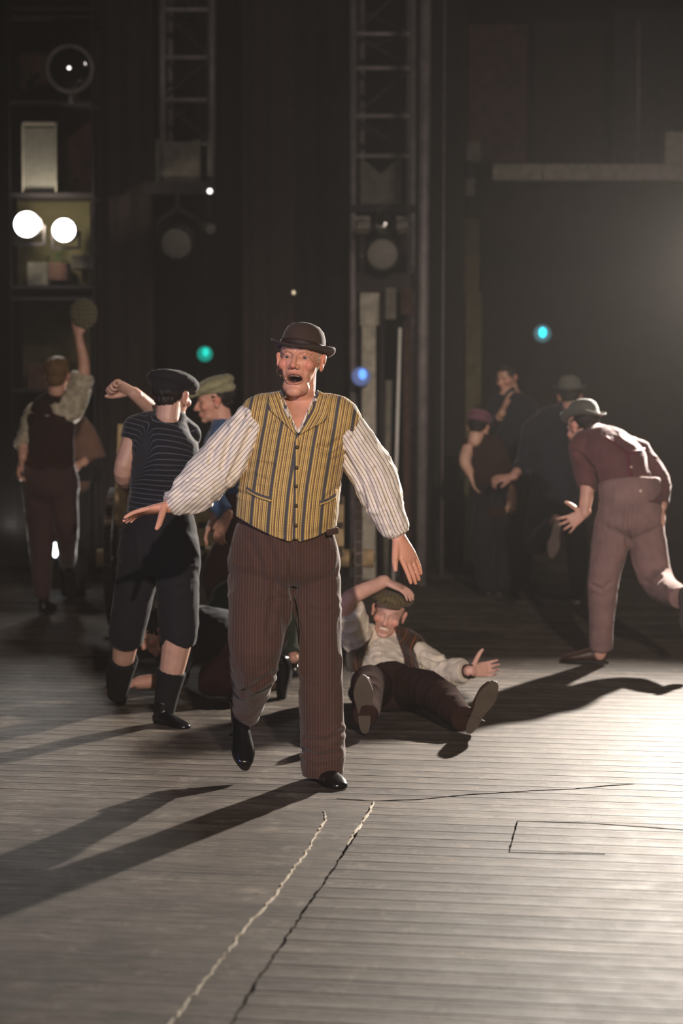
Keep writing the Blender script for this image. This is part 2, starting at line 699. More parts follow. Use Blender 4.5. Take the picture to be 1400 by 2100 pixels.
def lathe_hat(R, o, s, mat, band_mat, root, crown=.112, rx=.083, ry=.1, brim=.036, curl=.016, name='bowler_hat', dent=0):
    prof = [(0, crown), (.35, crown * .985), (.62, crown * .92), (.82, crown * .78), (.95, crown * .55), (1.0, crown * .28), (1.0, .012), (1.03, .003),
            (1.15, 0), (1.3, .004), (1.40, .008), (1.44, .011), (1.435, .016), (1.38, .011), (1.28, .008), (1.12, .004)]
    prof = [(r, z) if r <= 1.0 else (1 + (r - 1) * brim / .036, z) for r, z in prof]
    prof += [(.985, .006), (.96, crown * .4), (.85, crown * .68), (.6, crown * .84), (0, crown * .93)]
    n = 48
    V, fs = [], []
    for r, z in prof:
        for k in range(n):
            t = 2 * math.pi * k / n
            x, y = math.cos(t) * r, math.sin(t) * r
            ex = max(0, r - 1.0)
            zz = z + curl * (ex / .44) * (abs(math.cos(t)) ** 1.5) * 1.8 - ex * .03 * abs(math.sin(t))
            V.append((x * rx if r <= 1 else math.cos(t) * (rx + (r - 1) * .09), y * ry if r <= 1 else math.sin(t) * (ry + (r - 1) * .09), zz))
    m = len(prof)
    for i in range(m - 1):
        for k in range(n):
            a, b = i * n + k, i * n + (k + 1) % n
            fs.append((a, b, b + n, a + n))
    me = raw([xf((np.array(V), fs), R, o, s)])
    bm = bmesh.new()
    bm.from_mesh(me)
    bmesh.ops.remove_doubles(bm, verts=bm.verts, dist=.0003)
    bmesh.ops.recalc_face_normals(bm, faces=bm.faces)
    bm.to_mesh(me)
    bm.free()
    ob = obj(name, me, mat, root)
    th = np.linspace(0, 2 * math.pi, n, endpoint=False)
    V = []
    for f_, z in ((1.0, .008), (1.025, .008), (1.03, .03), (1.0, .032)):
        V += [(math.cos(t) * rx * f_, math.sin(t) * ry * f_, z) for t in th]
    fs = [(i * n + k, i * n + (k + 1) % n, (i + 1) % 4 * n + (k + 1) % n, (i + 1) % 4 * n + k) for i in range(4) for k in range(n)]
    obj('hat_band', [xf((np.array(V), fs), R, o, s)], band_mat, ob, loc=root_loc(ob))
    return ob


def flat_cap(R, o, s, mat, root, voxel=.005, name='flat_cap', puff=1.0, drop=0, fold=.004, wide=1.0):
    """o,R = head frame; a soft cap pulled over the crown with a short peak"""
    A = frame((0, 1, -.22 - drop), (0, .22, 1))
    pr = [ell((0, .004, .088), (.1 * puff * wide, .128, .042 * puff), A, n=26, m=16),
          ell((0, -.015, .062), (.086, .106, .045), n=24, m=14),
          tube([(-.055, .098, .052), (0, .124, .05), (.055, .098, .052)], [(.012, .006), (.03, .006), (.012, .006)], side=(0, 1, -.3), n=12)]
    me = remesh([xf(p, R, o, s) for p in pr], voxel, 4)
    wrinkle(me, fold, (16, 16, 22), 3)
    V = getV(me)
    Q = (V - o) @ R / s
    at = me.attributes.new('pc', 'FLOAT_VECTOR', 'POINT')
    at.data.foreach_set('vector', Q.astype(np.float32).ravel())
    ob = obj(name, me, mat, root)
    pr = [xf(ell((0, .105, .047), (.066, .045, .0055), frame((0, 1, -.3), (0, 0, 1)), n=22, m=8), R, o, s)]
    obj('peak', pr, mat, ob, loc=root_loc(ob))
    return ob


def ring_band(pts, rad, side=(1, 0, 0), th=.004, n=22):
    pts = np.asarray(pts, float)
    t = tube(pts, [(r[0] + th, r[1] + th) if not np.isscalar(r) else r + th for r in rad], side, n=n, cap='flat', sub=2)
    return t


def figure(S):
    """build one person from joints given as photo pixels and depths"""
    D = S['D']
    vox = S.get('vox', .008)

    def J(p):
        return P(p[0], p[1], D + (p[2] if len(p) > 2 else 0))
    base = G(*S['base']) if 'base' in S else None
    root = empty('person', (base[0], base[1], 0), S['label'], 'person', S.get('group'))
    side = np.asarray(S.get('side', (1, 0, 0)), float)
    body = []
    tz = [J(t) for t in S['torso']]
    tr = [(t[3], t[4]) for t in S['torso']]
    body.append(tube(tz, [(a * .88, b * .86) for a, b in tr], side))
    hp, fwd, up, hs = S['head']
    o = J(hp)
    R = frame(fwd, up)
    mouth = S.get('mouth', 'closed')
    body += head_prims(o, R, hs, mouth)
    nb = tz[-1]
    nt_ = o + R @ np.array([0, -.03, -.08]) * hs
    body.append(tube([nb, (nb + nt_) / 2, nt_], [.062, .055, .054]))
    shirt = [tube(tz, tr, side, n=24)]
    segs = []
    for i in range(len(tz) - 1):
        segs.append((tz[i], tz[i + 1], side, 0))
    ssegs = list(segs)
    for a in S['arms']:
        q = [J(p) for p in a['pts']]
        ar = a.get('r', [.052, .042, .029])
        body.append(tube(q, ar, n=14))
        body.append(tube([nb, q[0]], [.06, .055]))
        if 'hand' in a:
            body += hand_prims(q[-1], s=a.get('hs', 1.05), **a['hand'])
        if 'sl' in a:
            f, sr = a['sl']
            qq, rr = cutpoly(q, sr, f)
            shirt.append(tube(qq, rr, cap='flat', n=20))
            shirt.append(tube([nb - np.array([0, 0, .02]), (nb + q[0]) / 2, q[0]], [(.06), (sr[0] if np.isscalar(sr[0]) else sr[0][0]) * .95, sr[0] if np.isscalar(sr[0]) else sr[0][0]], n=18))
            sd = a.get('side', (1, 0, 0))
            for i in range(len(qq) - 1):
                ssegs.append((qq[i], qq[i + 1], sd, 0))
    tro = []
    tsegs = []
    k = S.get('waist', 1)
    if 'trotop' in S:
        tt = list(S['trotop'])
        w0 = tt[0]
        tt.insert(0, (w0[0], w0[1] + .06 * F / D, w0[2], w0[3] * .55, w0[4] * .6))
        tro.append(tube([J(t) for t in tt], [(t[3], t[4]) for t in tt], side, n=24, cap='flat'))
    else:
        tro.append(tube(tz[:k + 1], [(a + .012, b + .012) for a, b in tr[:k + 1]], side, n=22, cap='flat'))
    for l in S['legs']:
        q = [J(p) for p in l['pts']]
        body.append(tube(q, l.get('r', [.07, .05, .036]), n=14))
        body.append(ell(q[0], .06))
        f, rr0 = l['tr']
        qq, rr = cutpoly(q, rr0, f)
        tro.append(tube(qq, rr, cap='flat', n=20))
        r0 = rr0[0] if np.isscalar(rr0[0]) else rr0[0][0]
        tro.append(tube([tz[0] + (q[0] - tz[0]) * .3 + np.array([0, 0, .05]), q[0]], [r0 * .95, r0]))
        for i in range(len(qq) - 1):
            tsegs.append((qq[i], qq[i + 1], (1, 0, 0), 0))
    body += [xf(p, np.eye(3), np.zeros(3)) for p in S.get('xbody', [])]
    me = remesh(body, S.get('bvox', vox * .6), 3)
    V = head_sculpt(getV(me), o, R, hs, mouth)
    setV(me, V)
    setcol(me, skin_cols(V, o, R, hs, mouth, S.get('skin', (.55, .30, .21)), S.get('face', True)))
    obj('body', me, SKIN, root)
    if S.get('eyes'):
        for sx in (-1, 1):
            c = o + R @ np.array([sx * .031, .0635, -.001]) * hs
            e = ell(c, .0125 * hs, n=20, m=14)
            g = nv(S['eyes'])
            me = raw([e])
            V = getV(me)
            dt = ((V - c) / (.0125 * hs)) @ g
            Cc = np.where(dt[:, None] > .92, np.array([[.01, .01, .01]]), np.where(dt[:, None] > .78, np.array([[.05, .05, .05]]), np.array([[.38, .33, .3]])))
            setcol(me, Cc)
            obj('eye', me, SKIN, root)
    # shirt / sweater
    shirt += S.get('xshirt', [])
    me = remesh(shirt, vox, S.get('ssm', 5))
    if 'swr' in S:
        wrinkle(me, *S['swr'])
    if 'scr' in S:
        creases(me, S['scr'])
    if 'scut' in S:
        cut(me, S['scut'](getV(me), proj(getV(me))), 6, .003)
    seguv(me, ssegs)
    sh = obj(S.get('topname', 'shirt'), me, S['top'], root)
    if 'vest' in S:
        v = S['vest']
        pr = [tube([J(t) for t in v['pts']], [(t[3], t[4]) for t in v['pts']], side, n=28)]
        for a in S['arms']:
            q0 = J(a['pts'][0])
            e0 = nb + (q0 - nb) * v.get('sh', .7)
            pr.append(tube([nb - np.array([0, 0, .02]), (nb + e0) / 2, e0], v.get('shr', [.07, .075, .085]), n=18))
        me = remesh(pr, vox, 5)
        if 'wr' in v:
            wrinkle(me, *v['wr'])
        if 'cr' in v:
            creases(me, v['cr'])
        seguv(me, segs)
        if 'cut' in v:
            cut(me, v['cut'](getV(me), proj(getV(me))), 8, .004)
        S['_vest'] = obj('vest', me, v['mat'], root)
    tro += S.get('xtro', [])
    me = remesh(tro, vox, S.get('tsm', 5))
    if 'twr' in S:
        wrinkle(me, *S['twr'])
    if 'tcr' in S:
        creases(me, S['tcr'])
    if S.get('tuv'):
        tsegs = [(tz[1], tz[1] - np.array([0, 0, 1.0]), (1, 0, 0), 0)]
    seguv(me, tsegs)
    tb = obj(S.get('legname', 'trousers'), me, S['bottom'], root)
    for l_, h in zip(S['legs'], S.get('shoes', [])):
        shoe(root, J(h[0]), h[1], h[2], S['shoemat'], S['solemat'], h[3] if len(h) > 3 else 1.0, voxel=max(.004, vox * .8), boot=S.get('boot', .13), shank=J(l_['pts'][-2]) - J(l_['pts'][-1]), name=S.get('shoename', 'shoe'), lace=S.get('lace'))
    if 'hair' in S:
        hm, kind = S['hair']
        if kind == 'under':      # shows round the nape and temples under a hat
            pr = [ell((0, -.024, .028), (.078, .092, .066)), ell((0, -.055, -.015), (.056, .047, .035))]
        else:
            pr = [ell((0, -.022, .042), (.083, .1, .088)), ell((0, -.055, -.02), (.066, .056, .06)), ell((0, .03, .092), (.062, .055, .036))]
        me = remesh([xf(p, R, o, hs) for p in pr], .004, 2)
        wrinkle(me, .006, (70, 70, 25), 4)
        obj('hair', me, hm, root)
    if 'hat' in S:
        kind, hm, bmn, ho, hf, hu = S['hat'][:6]
        kw = S['hat'][6] if len(S['hat']) > 6 else {}
        Rh = frame(hf, hu)
        oh = o + R @ (np.array(ho) * hs)
        if kind == 'bowler':
            lathe_hat(Rh, oh, hs, hm, bmn, root, **kw)
        else:
            flat_cap(Rh, oh, hs, hm, root, **kw)
    return dict(root=root, vest=S.get('_vest'), o=o, R=R, hs=hs, tz=tz, tr=tr, J=J, shirt=sh, trousers=tb, side=side, nb=nb)


def strip(A, B, bvh, off=.005, th=.003, n=24, m=5):
    """a narrow piece of cloth laid on a garment, its two edges given in photo pixels"""
    def rs(Q):
        Q = np.asarray(Q, float)
        d = np.r_[0, np.cumsum(np.hypot(*np.diff(Q, axis=0).T))]
        t = np.linspace(0, d[-1], n)
        return np.stack([np.interp(t, d, Q[:, 0]), np.interp(t, d, Q[:, 1])], 1), t
    a, la = rs(A)
    b, lb = rs(B)
    cam = Vector((0, 0, HC))
    V, U = [], []
    for i in range(n):
        for j in range(m):
            q = a[i] * (1 - j / (m - 1)) + b[i] * (j / (m - 1))
            d = Vector(P(q[0], q[1], 10)) - cam
            d.normalize()
            h = bvh.ray_cast(cam, d)
            V.append([np.nan] * 3 if h[0] is None else list(h[0] - d * off))
            U.append((np.hypot(*(q - a[i])), la[i], 0))
    V = np.array(V)
    bad = np.isnan(V[:, 0])
    if bad.all():
        return None
    if bad.any():
        gi = np.nonzero(~bad)[0]
        for k in np.nonzero(bad)[0]:
            j = gi[np.argmin(abs(gi - k))]
            q = a[k // m] * (1 - (k % m) / (m - 1)) + b[k // m] * ((k % m) / (m - 1))
            V[k] = P(q[0], q[1], V[j][1])
    for _ in range(3):   # even out depth
        Y = V.reshape(n, m, 3)
        Y2 = Y.copy()
        Y2[1:-1] = (Y[:-2] + Y[1:-1] * 2 + Y[2:]) / 4
        Y2[:, 1:-1] = (Y2[:, :-2] + Y2[:, 1:-1] * 2 + Y2[:, 2:]) / 4
        V = Y2.reshape(-1, 3)
    fs = [(i * m + j, i * m + j + 1, (i + 1) * m + j + 1, (i + 1) * m + j) for i in range(n - 1) for j in range(m - 1)]
    me = bpy.data.meshes.new('s')
    me.from_pydata([tuple(v) for v in V], [], fs)
    at = me.attributes.new('pc', 'FLOAT_VECTOR', 'POINT')
    at.data.foreach_set('vector', (np.array(U) / 516).astype(np.float32).ravel())
    me.update()
    # face the camera
    if getN(me)[:, 1].mean() > 0:
        me.flip_normals()
    solid(me, th, 0)
    return me


def bvh_of(ob):
    me = ob.data
    off = root_loc(ob)
    V = getV(me) + off
    return BVHTree.FromPolygons([tuple(v) for v in V], [tuple(p.vertices) for p in me.polygons])
# ------------------------------------------------------------------ cloth
M = {}
M['vest'] = striped('striped_waistcoat_cloth', [(0, '4b484b'), (.13, '8a7448'), (.17, 'cfae68'), (.24, '7a5f42'), (.29, 'cbab66'), (.35, '957448'), (.41, '5f4c3c'),
                    (.46, 'd3b36c'), (.52, '8c6d48'), (.58, 'cbab66'), (.62, '634f3d'), (.68, 'd0b06a'), (.74, '8c6d48'), (.78, 'cbab66'), (.84, '6a5440'), (.89, 'b89a5c'), (.95, '55504a')],
                    .068, cross=([(0, 'ffffff'), (.7, 'd8c8b0'), (.8, 'ffffff')], .012, .5))
M['shirt_stripe'] = striped('striped_shirt_cotton', [(0, 'e3d8c6'), (.62, '8d8088'), (.86, 'e3d8c6')], .0135, rough=.8)
M['pinstripe'] = striped('brown_pinstripe_wool', [(0, '432e28'), (.7, '604538'), (.85, '432e28')], .011, bump=.4)
M['jersey'] = striped('navy_striped_jersey', [(0, '12131c'), (.72, '4a4c55'), (.84, '12131c')], .024, axis=1)
M['plaid'] = plaid('brown_plaid_wool', '3a2417', '7a4822', '54412c', .055)
M['cream'] = plain('cream_linen', 'c9bfae', .85, bump=.3)
M['darkwool'] = plain('dark_brown_wool', '2e1e1a', 1.0, sheen=.0, spec=.04)
M['black'] = plain('black_wool', '110f15', .9, sheen=.05)
M['maroon'] = plain('maroon_wool', '4a2b2a', .9)
M['maroonshirt'] = plain('dusty_maroon_shirt', '5c3a3c', .9)
M['dustybrown'] = plain('dusty_brown_wool', '806562', .9)
M['navy'] = plain('navy_wool', '12141f', .9)
M['blue'] = plain('blue_denim', '3c5a86', .85)
M['green'] = plain('dark_green_wool', '1e261c', .9)
M['hatfelt'] = plain('brown_felt', '3a2b25', .9, bump=.3, bscale=120)
M['greyfelt'] = plain('grey_felt', '55554f', .9, bump=.3, bscale=120)
M['band'] = plain('dark_ribbon', '2c1e1a', .6)
M['olive'] = plaid('olive_tweed', '5a4f34', '6b5f42', '47402c', .02)
M['sage'] = plain('sage_tweed', '8c8a6c', .9, var=.2, vscale=40)
M['blackleather'] = plain('black_leather', '0b090c', .22, spec=.6, bump=.15)
M['brownleather'] = plain('brown_leather', '38201b', .4, spec=.5, bump=.15)
M['sole'] = plain('worn_leather_sole', '4b4238', .75)
M['darksole'] = plain('dark_sole', '18120f', .6)
M['greysole'] = plain('grey_worn_sole', 'a09280', .8)
M['redsole'] = plain('reddish_sole', 'a04a38', .7)
M['whitehair'] = plain('grey_white_hair', 'a89c84', .6, bump=.8, bscale=200, var=.3, vscale=80)
M['darkhair'] = plain('dark_hair', '170f0c', .55, bump=.8, bscale=200)
M['sandyhair'] = plain('sandy_hair', '6a4f30', .55, bump=.8, bscale=200, var=.3, vscale=80)
M['metal'] = plain('dull_button_metal', '6a5c48', .4, metal=.8)
M['teeth'] = plain('teeth', 'd8cdb4', .3, bump=0, var=.05)
M['sock'] = plain('black_sock', '08070b', .9, sheen=0)
M['brace'] = plain('red_brace_elastic', '5e2030', .7)
M['mic'] = plain('beige_mic', '6a5248', .5)
M['brownshawl'] = plain('brown_shawl', '6b4f42', .9)
M['trim'] = plain('pale_thread', 'b8ae9c', .8)

# ================================================================== the singing man in front
def main_vcut(V, q):
    x, y = q[:, 0], q[:, 1]
    front = V[:, 1] < 7.80
    top = np.interp(x, [560, 575, 611, 650, 668], [770, 800, 890, 800, 770])
    neck = (y < top) & front & (x > 566) & (x < 660)
    back_neck = (y < 815) & (x > 580) & (x < 652)
    hem = np.interp(x, [470, 486, 520, 560, 590, 600, 606, 612, 650, 692, 705], [1052, 1062, 1082, 1102, 1111, 1113, 1101, 1115, 1102, 1080, 1072])
    hemb = np.interp(x, [470, 590, 705], [1075, 1080, 1075])
    return neck | back_neck | (y > np.where(front, hem, hemb))


def main_scut(V, q):
    x, y = q[:, 0], q[:, 1]
    front = V[:, 1] < 7.80
    top = np.interp(x, [560, 580, 611, 645, 668], [775, 808, 880, 805, 775])
    return ((y > 1058) & (x > 475) & (x < 705) & (V[:, 0] < .02)) | ((y > 1062) & (x > 475) & (x < 698)) | ((y < top) & front & (x > 572) & (x < 656)) | ((y < 812) & (x > 580) & (x < 652))


main = figure(dict(
    D=7.75, base=(625, 1612), vox=.0055, bvox=.0032,
    label='older man singing in brown bowler hat and yellow striped waistcoat, arms spread',
    head=((616, 738, .0), (-.2, -.96, .12), (.08, .12, 1), 1.1), mouth='open', eyes=(-.1, -1, .05),
    skin=(.62, .30, .20),
    torso=[(583, 1145, 0, .18, .13), (588, 1045, -.02, .178, .15), (600, 955, -.01, .172, .145), (612, 890, 0, .168, .125), (620, 845, .03, .12, .085)],
    trotop=[(583, 1170, 0, .222, .155), (584, 1110, 0, .207, .155), (588, 1055, 0, .17, .13)],
    arms=[dict(pts=[(533, 862, .0), (450, 952, -.05), (347, 1038, -.12)], r=[.052, .043, .029], side=(-.72, 0, .7),
               hand=dict(d=(-1, -.1, -.2), n=(-.05, .25, 1), tb=-1, curl=(8, 10, 12, 14), spread=3, thumb=(.35, .45, -.8)), hs=1.08,
               sl=(1.93, [.084, .095, .048])),
          dict(pts=[(697, 868, .0), (766, 975, .02), (816, 1100, -.02)], r=[.052, .043, .029], side=(.88, 0, .47),
               hand=dict(d=(.43, -.12, -.9), n=(.62, -.75, .2), tb=1, curl=(4, 5, 6, 8), spread=.5, thumb=(.8, .6, 0)), hs=1.14,
               sl=(1.93, [.08, .088, .048]))],
    xshirt=[tube([P(455, 955, 7.7), P(400, 1008, 7.66), P(368, 1030, 7.64)], [.082, .085, .055]),
            tube([P(766, 985, 7.76), P(790, 1040, 7.75), P(805, 1075, 7.74)], [.08, .075, .062])],
    swr=(.011, (13, 13, 9), 2, 2.0),
    scr=[([(500, 850), (470, 905), (455, 960)], 6, .012), ([(515, 880), (490, 940), (470, 985)], 6, .014), ([(470, 880), (440, 915), (430, 950)], 5, .008),
         ([(385, 985), (420, 1000), (440, 1030)], 5, .006), ([(345, 1005), (375, 985), (410, 975)], 5, .007), ([(365, 1015), (400, 1010)], 5, .006),
         ([(722, 900), (745, 960), (770, 1040)], 6, .01), ([(705, 930), (740, 990), (752, 1040)], 6, .01), ([(770, 960), (795, 1020), (815, 1070)], 5, .007),
         ([(715, 870), (735, 900)], 5, .006), ([(790, 1050), (800, 1090)], 4, .006)],
    scut=main_scut,
    top=M['shirt_stripe'], bottom=M['pinstripe'],
    ssm=4, vest=dict(mat=M['vest'], sh=.9, shr=[.088, .1, .105],
              pts=[(586, 1150, 0, .212, .165), (587, 1080, -.01, .2, .165), (589, 1040, -.02, .204, .172), (600, 955, -.01, .198, .165), (612, 895, 0, .197, .148), (619, 850, .02, .14, .105)],
              wr=(.004, (9, 9, 9), 5, 2.0), cut=main_vcut,
              cr=[([(500, 960), (530, 950), (560, 955)], 5, .006), ([(500, 985), (520, 975), (545, 985)], 5, .006), ([(690, 905), (670, 920), (655, 915)], 5, .009),
                  ([(705, 935), (680, 945)], 5, .006), ([(620, 920), (600, 925), (560, 930)], 5, .004), ([(690, 1000), (670, 1020)], 5, .005), ([(490, 1010), (520, 1020)], 5, .006)]),
    legs=[dict(pts=[(537, 1190, 0), (523, 1335, -.14), (517, 1400, .0), (504, 1475, .2)], tr=(2.95, [.135, .104, .078, .05]), r=[.075, .055, .045, .034]),
          dict(pts=[(647, 1190, 0), (656, 1370, -.03), (663, 1585, .02)], tr=(2.0, [.104, .087, .086]), r=[.08, .055, .036])],
    twr=(.008, (9, 9, 5), 3, 2.2), tuv=1,
    tcr=[([(540, 1090), (560, 1150), (562, 1220), (550, 1290)], 8, .006), ([(575, 1085), (595, 1140), (602, 1230)], 8, .007), ([(515, 1110), (535, 1160), (535, 1220)], 7, .004),
         ([(602, 1230), (570, 1225), (545, 1235)], 4, .004), ([(603, 1240), (608, 1300), (604, 1370)], 7, .012), ([(640, 1250), (670, 1255), (695, 1240)], 6, .003),
         ([(560, 1380), (530, 1400), (500, 1420)], 6, .008), ([(620, 1540), (650, 1552), (690, 1545)], 6, .01), ([(700, 1500), (670, 1520), (630, 1515)], 6, .008)],
    shoes=[((640, 1601, .1), (.42, -.9, 0), (0, 0, 1), 1.05), ((487, 1478, .26), (.16, -.85, -.62), (.1, -.55, .85), 1.02)],
    shoemat=M['blackleather'], solemat=M['darksole'],
    hair=(M['whitehair'], 'under'),
    hat=('bowler', M['hatfelt'], M['band'], (0, -.014, .03), (-.2, -.95, .16), (.19, .2, 1), dict(crown=.105, rx=.08, ry=.1, brim=.034, curl=.01)),
))
R, o, hs = main['R'], main['o'], main['hs']
vb = bvh_of(main['vest'])
mr = main['root']
for A, B in [([(577, 800), (590, 840), (611, 888)], [(551, 808), (550, 838), (608, 892)]),
             ([(650, 800), (641, 836), (612, 888)], [(674, 814), (669, 862), (613, 892)])]:
    me = strip(A, B, vb, .012, .004, n=40, m=9)
    if me:
        obj('lapel', me, M['vest'], mr)
for A, B in [([(505, 998), (530, 1012), (556, 1020)], [(505, 1007), (530, 1022), (556, 1030)]), ([(655, 1027), (672, 1022), (687, 1012)], [(656, 1036), (673, 1031), (688, 1021)])]:
    me = strip(A, B, vb, .006, .005, n=20, m=4)
    if me:
        obj('pocket_welt', me, M['vest'], mr)
me = strip([(603, 905), (602, 1000), (600, 1106)], [(613, 893), (612, 1000), (611, 1106)], vb, .005, .003, n=40, m=4)
obj('button_placket', me, M['vest'], mr)
cam0 = Vector((0, 0, HC))
for (bx, by) in [(609, 917), (608, 959), (607, 997), (607, 1037), (607, 1077)]:
    d = Vector(P(bx, by, 10)) - cam0
    d.normalize()
    h = vb.ray_cast(cam0, d)
    if h[0]:
        c = np.array(h[0])
        obj('button', [cyl(c - np.array([0, .011, 0]), c - np.array([0, .004, 0]), .0075, 14)], M['metal'], mr)
for A, B in [([(576, 803), (590, 845), (611, 886)], [(571, 806), (585, 849), (609, 890)]), ([(650, 803), (640, 840), (613, 884)], [(655, 806), (645, 845), (616, 888)])]:
    me = strip(A, B, vb, .004, .004, n=24, m=3)
    if me:
        obj('shirt_collar', me, M['shirt_stripe'], mr)
for q0, q1, rr in [((366, 1024, -.1), (350, 1036, -.12), .05), ((810, 1080, -.02), (816, 1096, -.02), .05)]:
    a, b = P(q0[0], q0[1], 7.75 + q0[2]), P(q1[0], q1[1], 7.75 + q1[2])
    me = remesh([tube([a, b], [rr, rr * .94], n=24, cap='flat', sub=2)], .004, 3)
    seguv(me, [(a, b, (1, 0, .5), 0)])
    obj('cuff', me, M['shirt_stripe'], mr)
# upper teeth, headset microphone
obj('teeth', [xf(tube([(-.019, .064, -.067), (-.008, .073, -.066), (.008, .073, -.066), (.019, .064, -.067)], [(.003, .003)] * 4, side=(0, 0, 1), n=8), R, o, hs)], M['teeth'], mr)
obj('microphone', [xf(tube([(.082, .0, -.03), (.07, .05, -.058), (.05, .078, -.07)], [.0018] * 3, n=6), R, o, hs), xf(ell((.049, .079, -.07), .0045, n=10, m=6), R, o, hs)], M['mic'], mr)
obj('waistband_tab', [tube([P(672, 1092, 7.62), P(692, 1088, 7.66)], [(.012, .006), (.014, .006)], side=(0, 0, 1), n=10)], M['pinstripe'], mr)

# ================================================================== the grimacing man on the floor
def sit_vcut(V, q):
    x, y = q[:, 0], q[:, 1]
    l = np.interp(y, [1270, 1300, 1345, 1400], [775, 765, 745, 738])
    r = np.interp(y, [1270, 1300, 1345, 1400], [800, 812, 828, 832])
    front = V[:, 1] < 9.45 + .46
    return ((x > l) & (x < r) & front) | ((y > 1392 - (x < 780) * 14) & front)


sit = figure(dict(
    D=9.45, base=(795, 1475), vox=.0055, bvox=.0034,
    label='grimacing young man fallen on the floor in brown plaid waistcoat, clutching his cap',
    head=((797, 1257, .3), (-.13, -.97, -.1), (.26, -.1, 1), 1.0), mouth='grimace', skin=(.62, .36, .28),
    torso=[(795, 1418, .05, .155, .11), (788, 1385, .15, .155, .115), (783, 1345, .32, .165, .12), (786, 1318, .38, .14, .1), (792, 1302, .36, .075, .065)],
    side=(1, 0, .05),
    arms=[dict(pts=[(735, 1318, .3), (708, 1238, .12), (788, 1192, .22)], r=[.05, .045, .032],
               hand=dict(d=(1, -.15, -.42), n=(.35, -.25, 1), tb=-1, curl=(14, 16, 18, 20), spread=7), hs=1.0,
               sl=(.88, [.078, .088, .07])),
          dict(pts=[(842, 1328, .3), (903, 1378, .2), (965, 1376, .05)], r=[.05, .043, .03], side=(.3, 0, 1),
               hand=dict(d=(.9, .5, .02), n=(.1, 1, -.25), tb=1, curl=(26, 30, 32, 36), spread=3, thumb=(.4, .8, -.4)), hs=.95,
               sl=(1.72, [.066, .075, .056]))],
    top=M['cream'], bottom=M['darkwool'], topname='shirt',
    swr=(.009, (16, 16, 14), 12, 2.2),
    scr=[([(784, 1318), (779, 1345), (774, 1372)], 3, .003), ([(870, 1345), (895, 1355), (920, 1350)], 4, .008), ([(745, 1330), (760, 1345), (765, 1365)], 4, .006), ([(860, 1365), (885, 1385)], 4, .007)],
    vest=dict(mat=M['plaid'], sh=.95, shr=[.07, .075, .08], wr=(.005, (12, 12, 12), 6, 2.0), cut=sit_vcut,
              pts=[(795, 1400, .1, .165, .12), (788, 1380, .17, .175, .135), (783, 1345, .32, .185, .14), (786, 1318, .38, .155, .115), (792, 1304, .37, .09, .08)]),
    trotop=[(792, 1425, .02, .18, .13), (790, 1408, .08, .17, .125), (788, 1392, .13, .15, .11)],
    legs=[dict(pts=[(768, 1415, 0), (756, 1405, -.38), (750, 1462, -.7)], tr=(2.1, [.1, .083, .058]), r=[.08, .06, .034]),
          dict(pts=[(822, 1412, .05), (888, 1420, -.3), (944, 1470, -.62)], tr=(2.1, [.105, .088, .06]), r=[.08, .06, .034])],
    twr=(.007, (9, 9, 9), 8, 2.2),
    shoes=[((748, 1503, -.72), (-.04, -.25, 1), (0, 1, .2), .98), ((960, 1503, -.66), (.42, -.25, .86), (-.05, 1, .25), .98)],
    shoemat=M['brownleather'], solemat=M['sole'],
    hair=(M['darkhair'], 'under'),
    hat=('cap', M['olive'], None, (0, -.002, -.004), (-.1, -1, .1), (.2, -.05, 1), dict(puff=1.02, wide=1.08)),
))
R, o, hs = sit['R'], sit['o'], sit['hs']
obj('teeth', [xf(tube([(-.021, .072, -.066), (-.009, .082, -.0655), (.009, .082, -.0655), (.021, .072, -.066)], [(.0075, .004)] * 4, side=(0, 0, 1), n=10), R, o, hs)], M['teeth'], sit['root'])
a, b = P(938, 1378, 9.55), P(953, 1377, 9.52)
obj('cuff', remesh([tube([a, b], [.058, .056], n=22, cap='flat', sub=2)], .004, 2), M['cream'], sit['root'])
obj('wrist_band', remesh([tube([P(952, 1377, 9.53), P(972, 1377, 9.5)], [.036, .035], n=22, cap='flat', sub=2)], .004, 2), M['brownleather'], sit['root'])

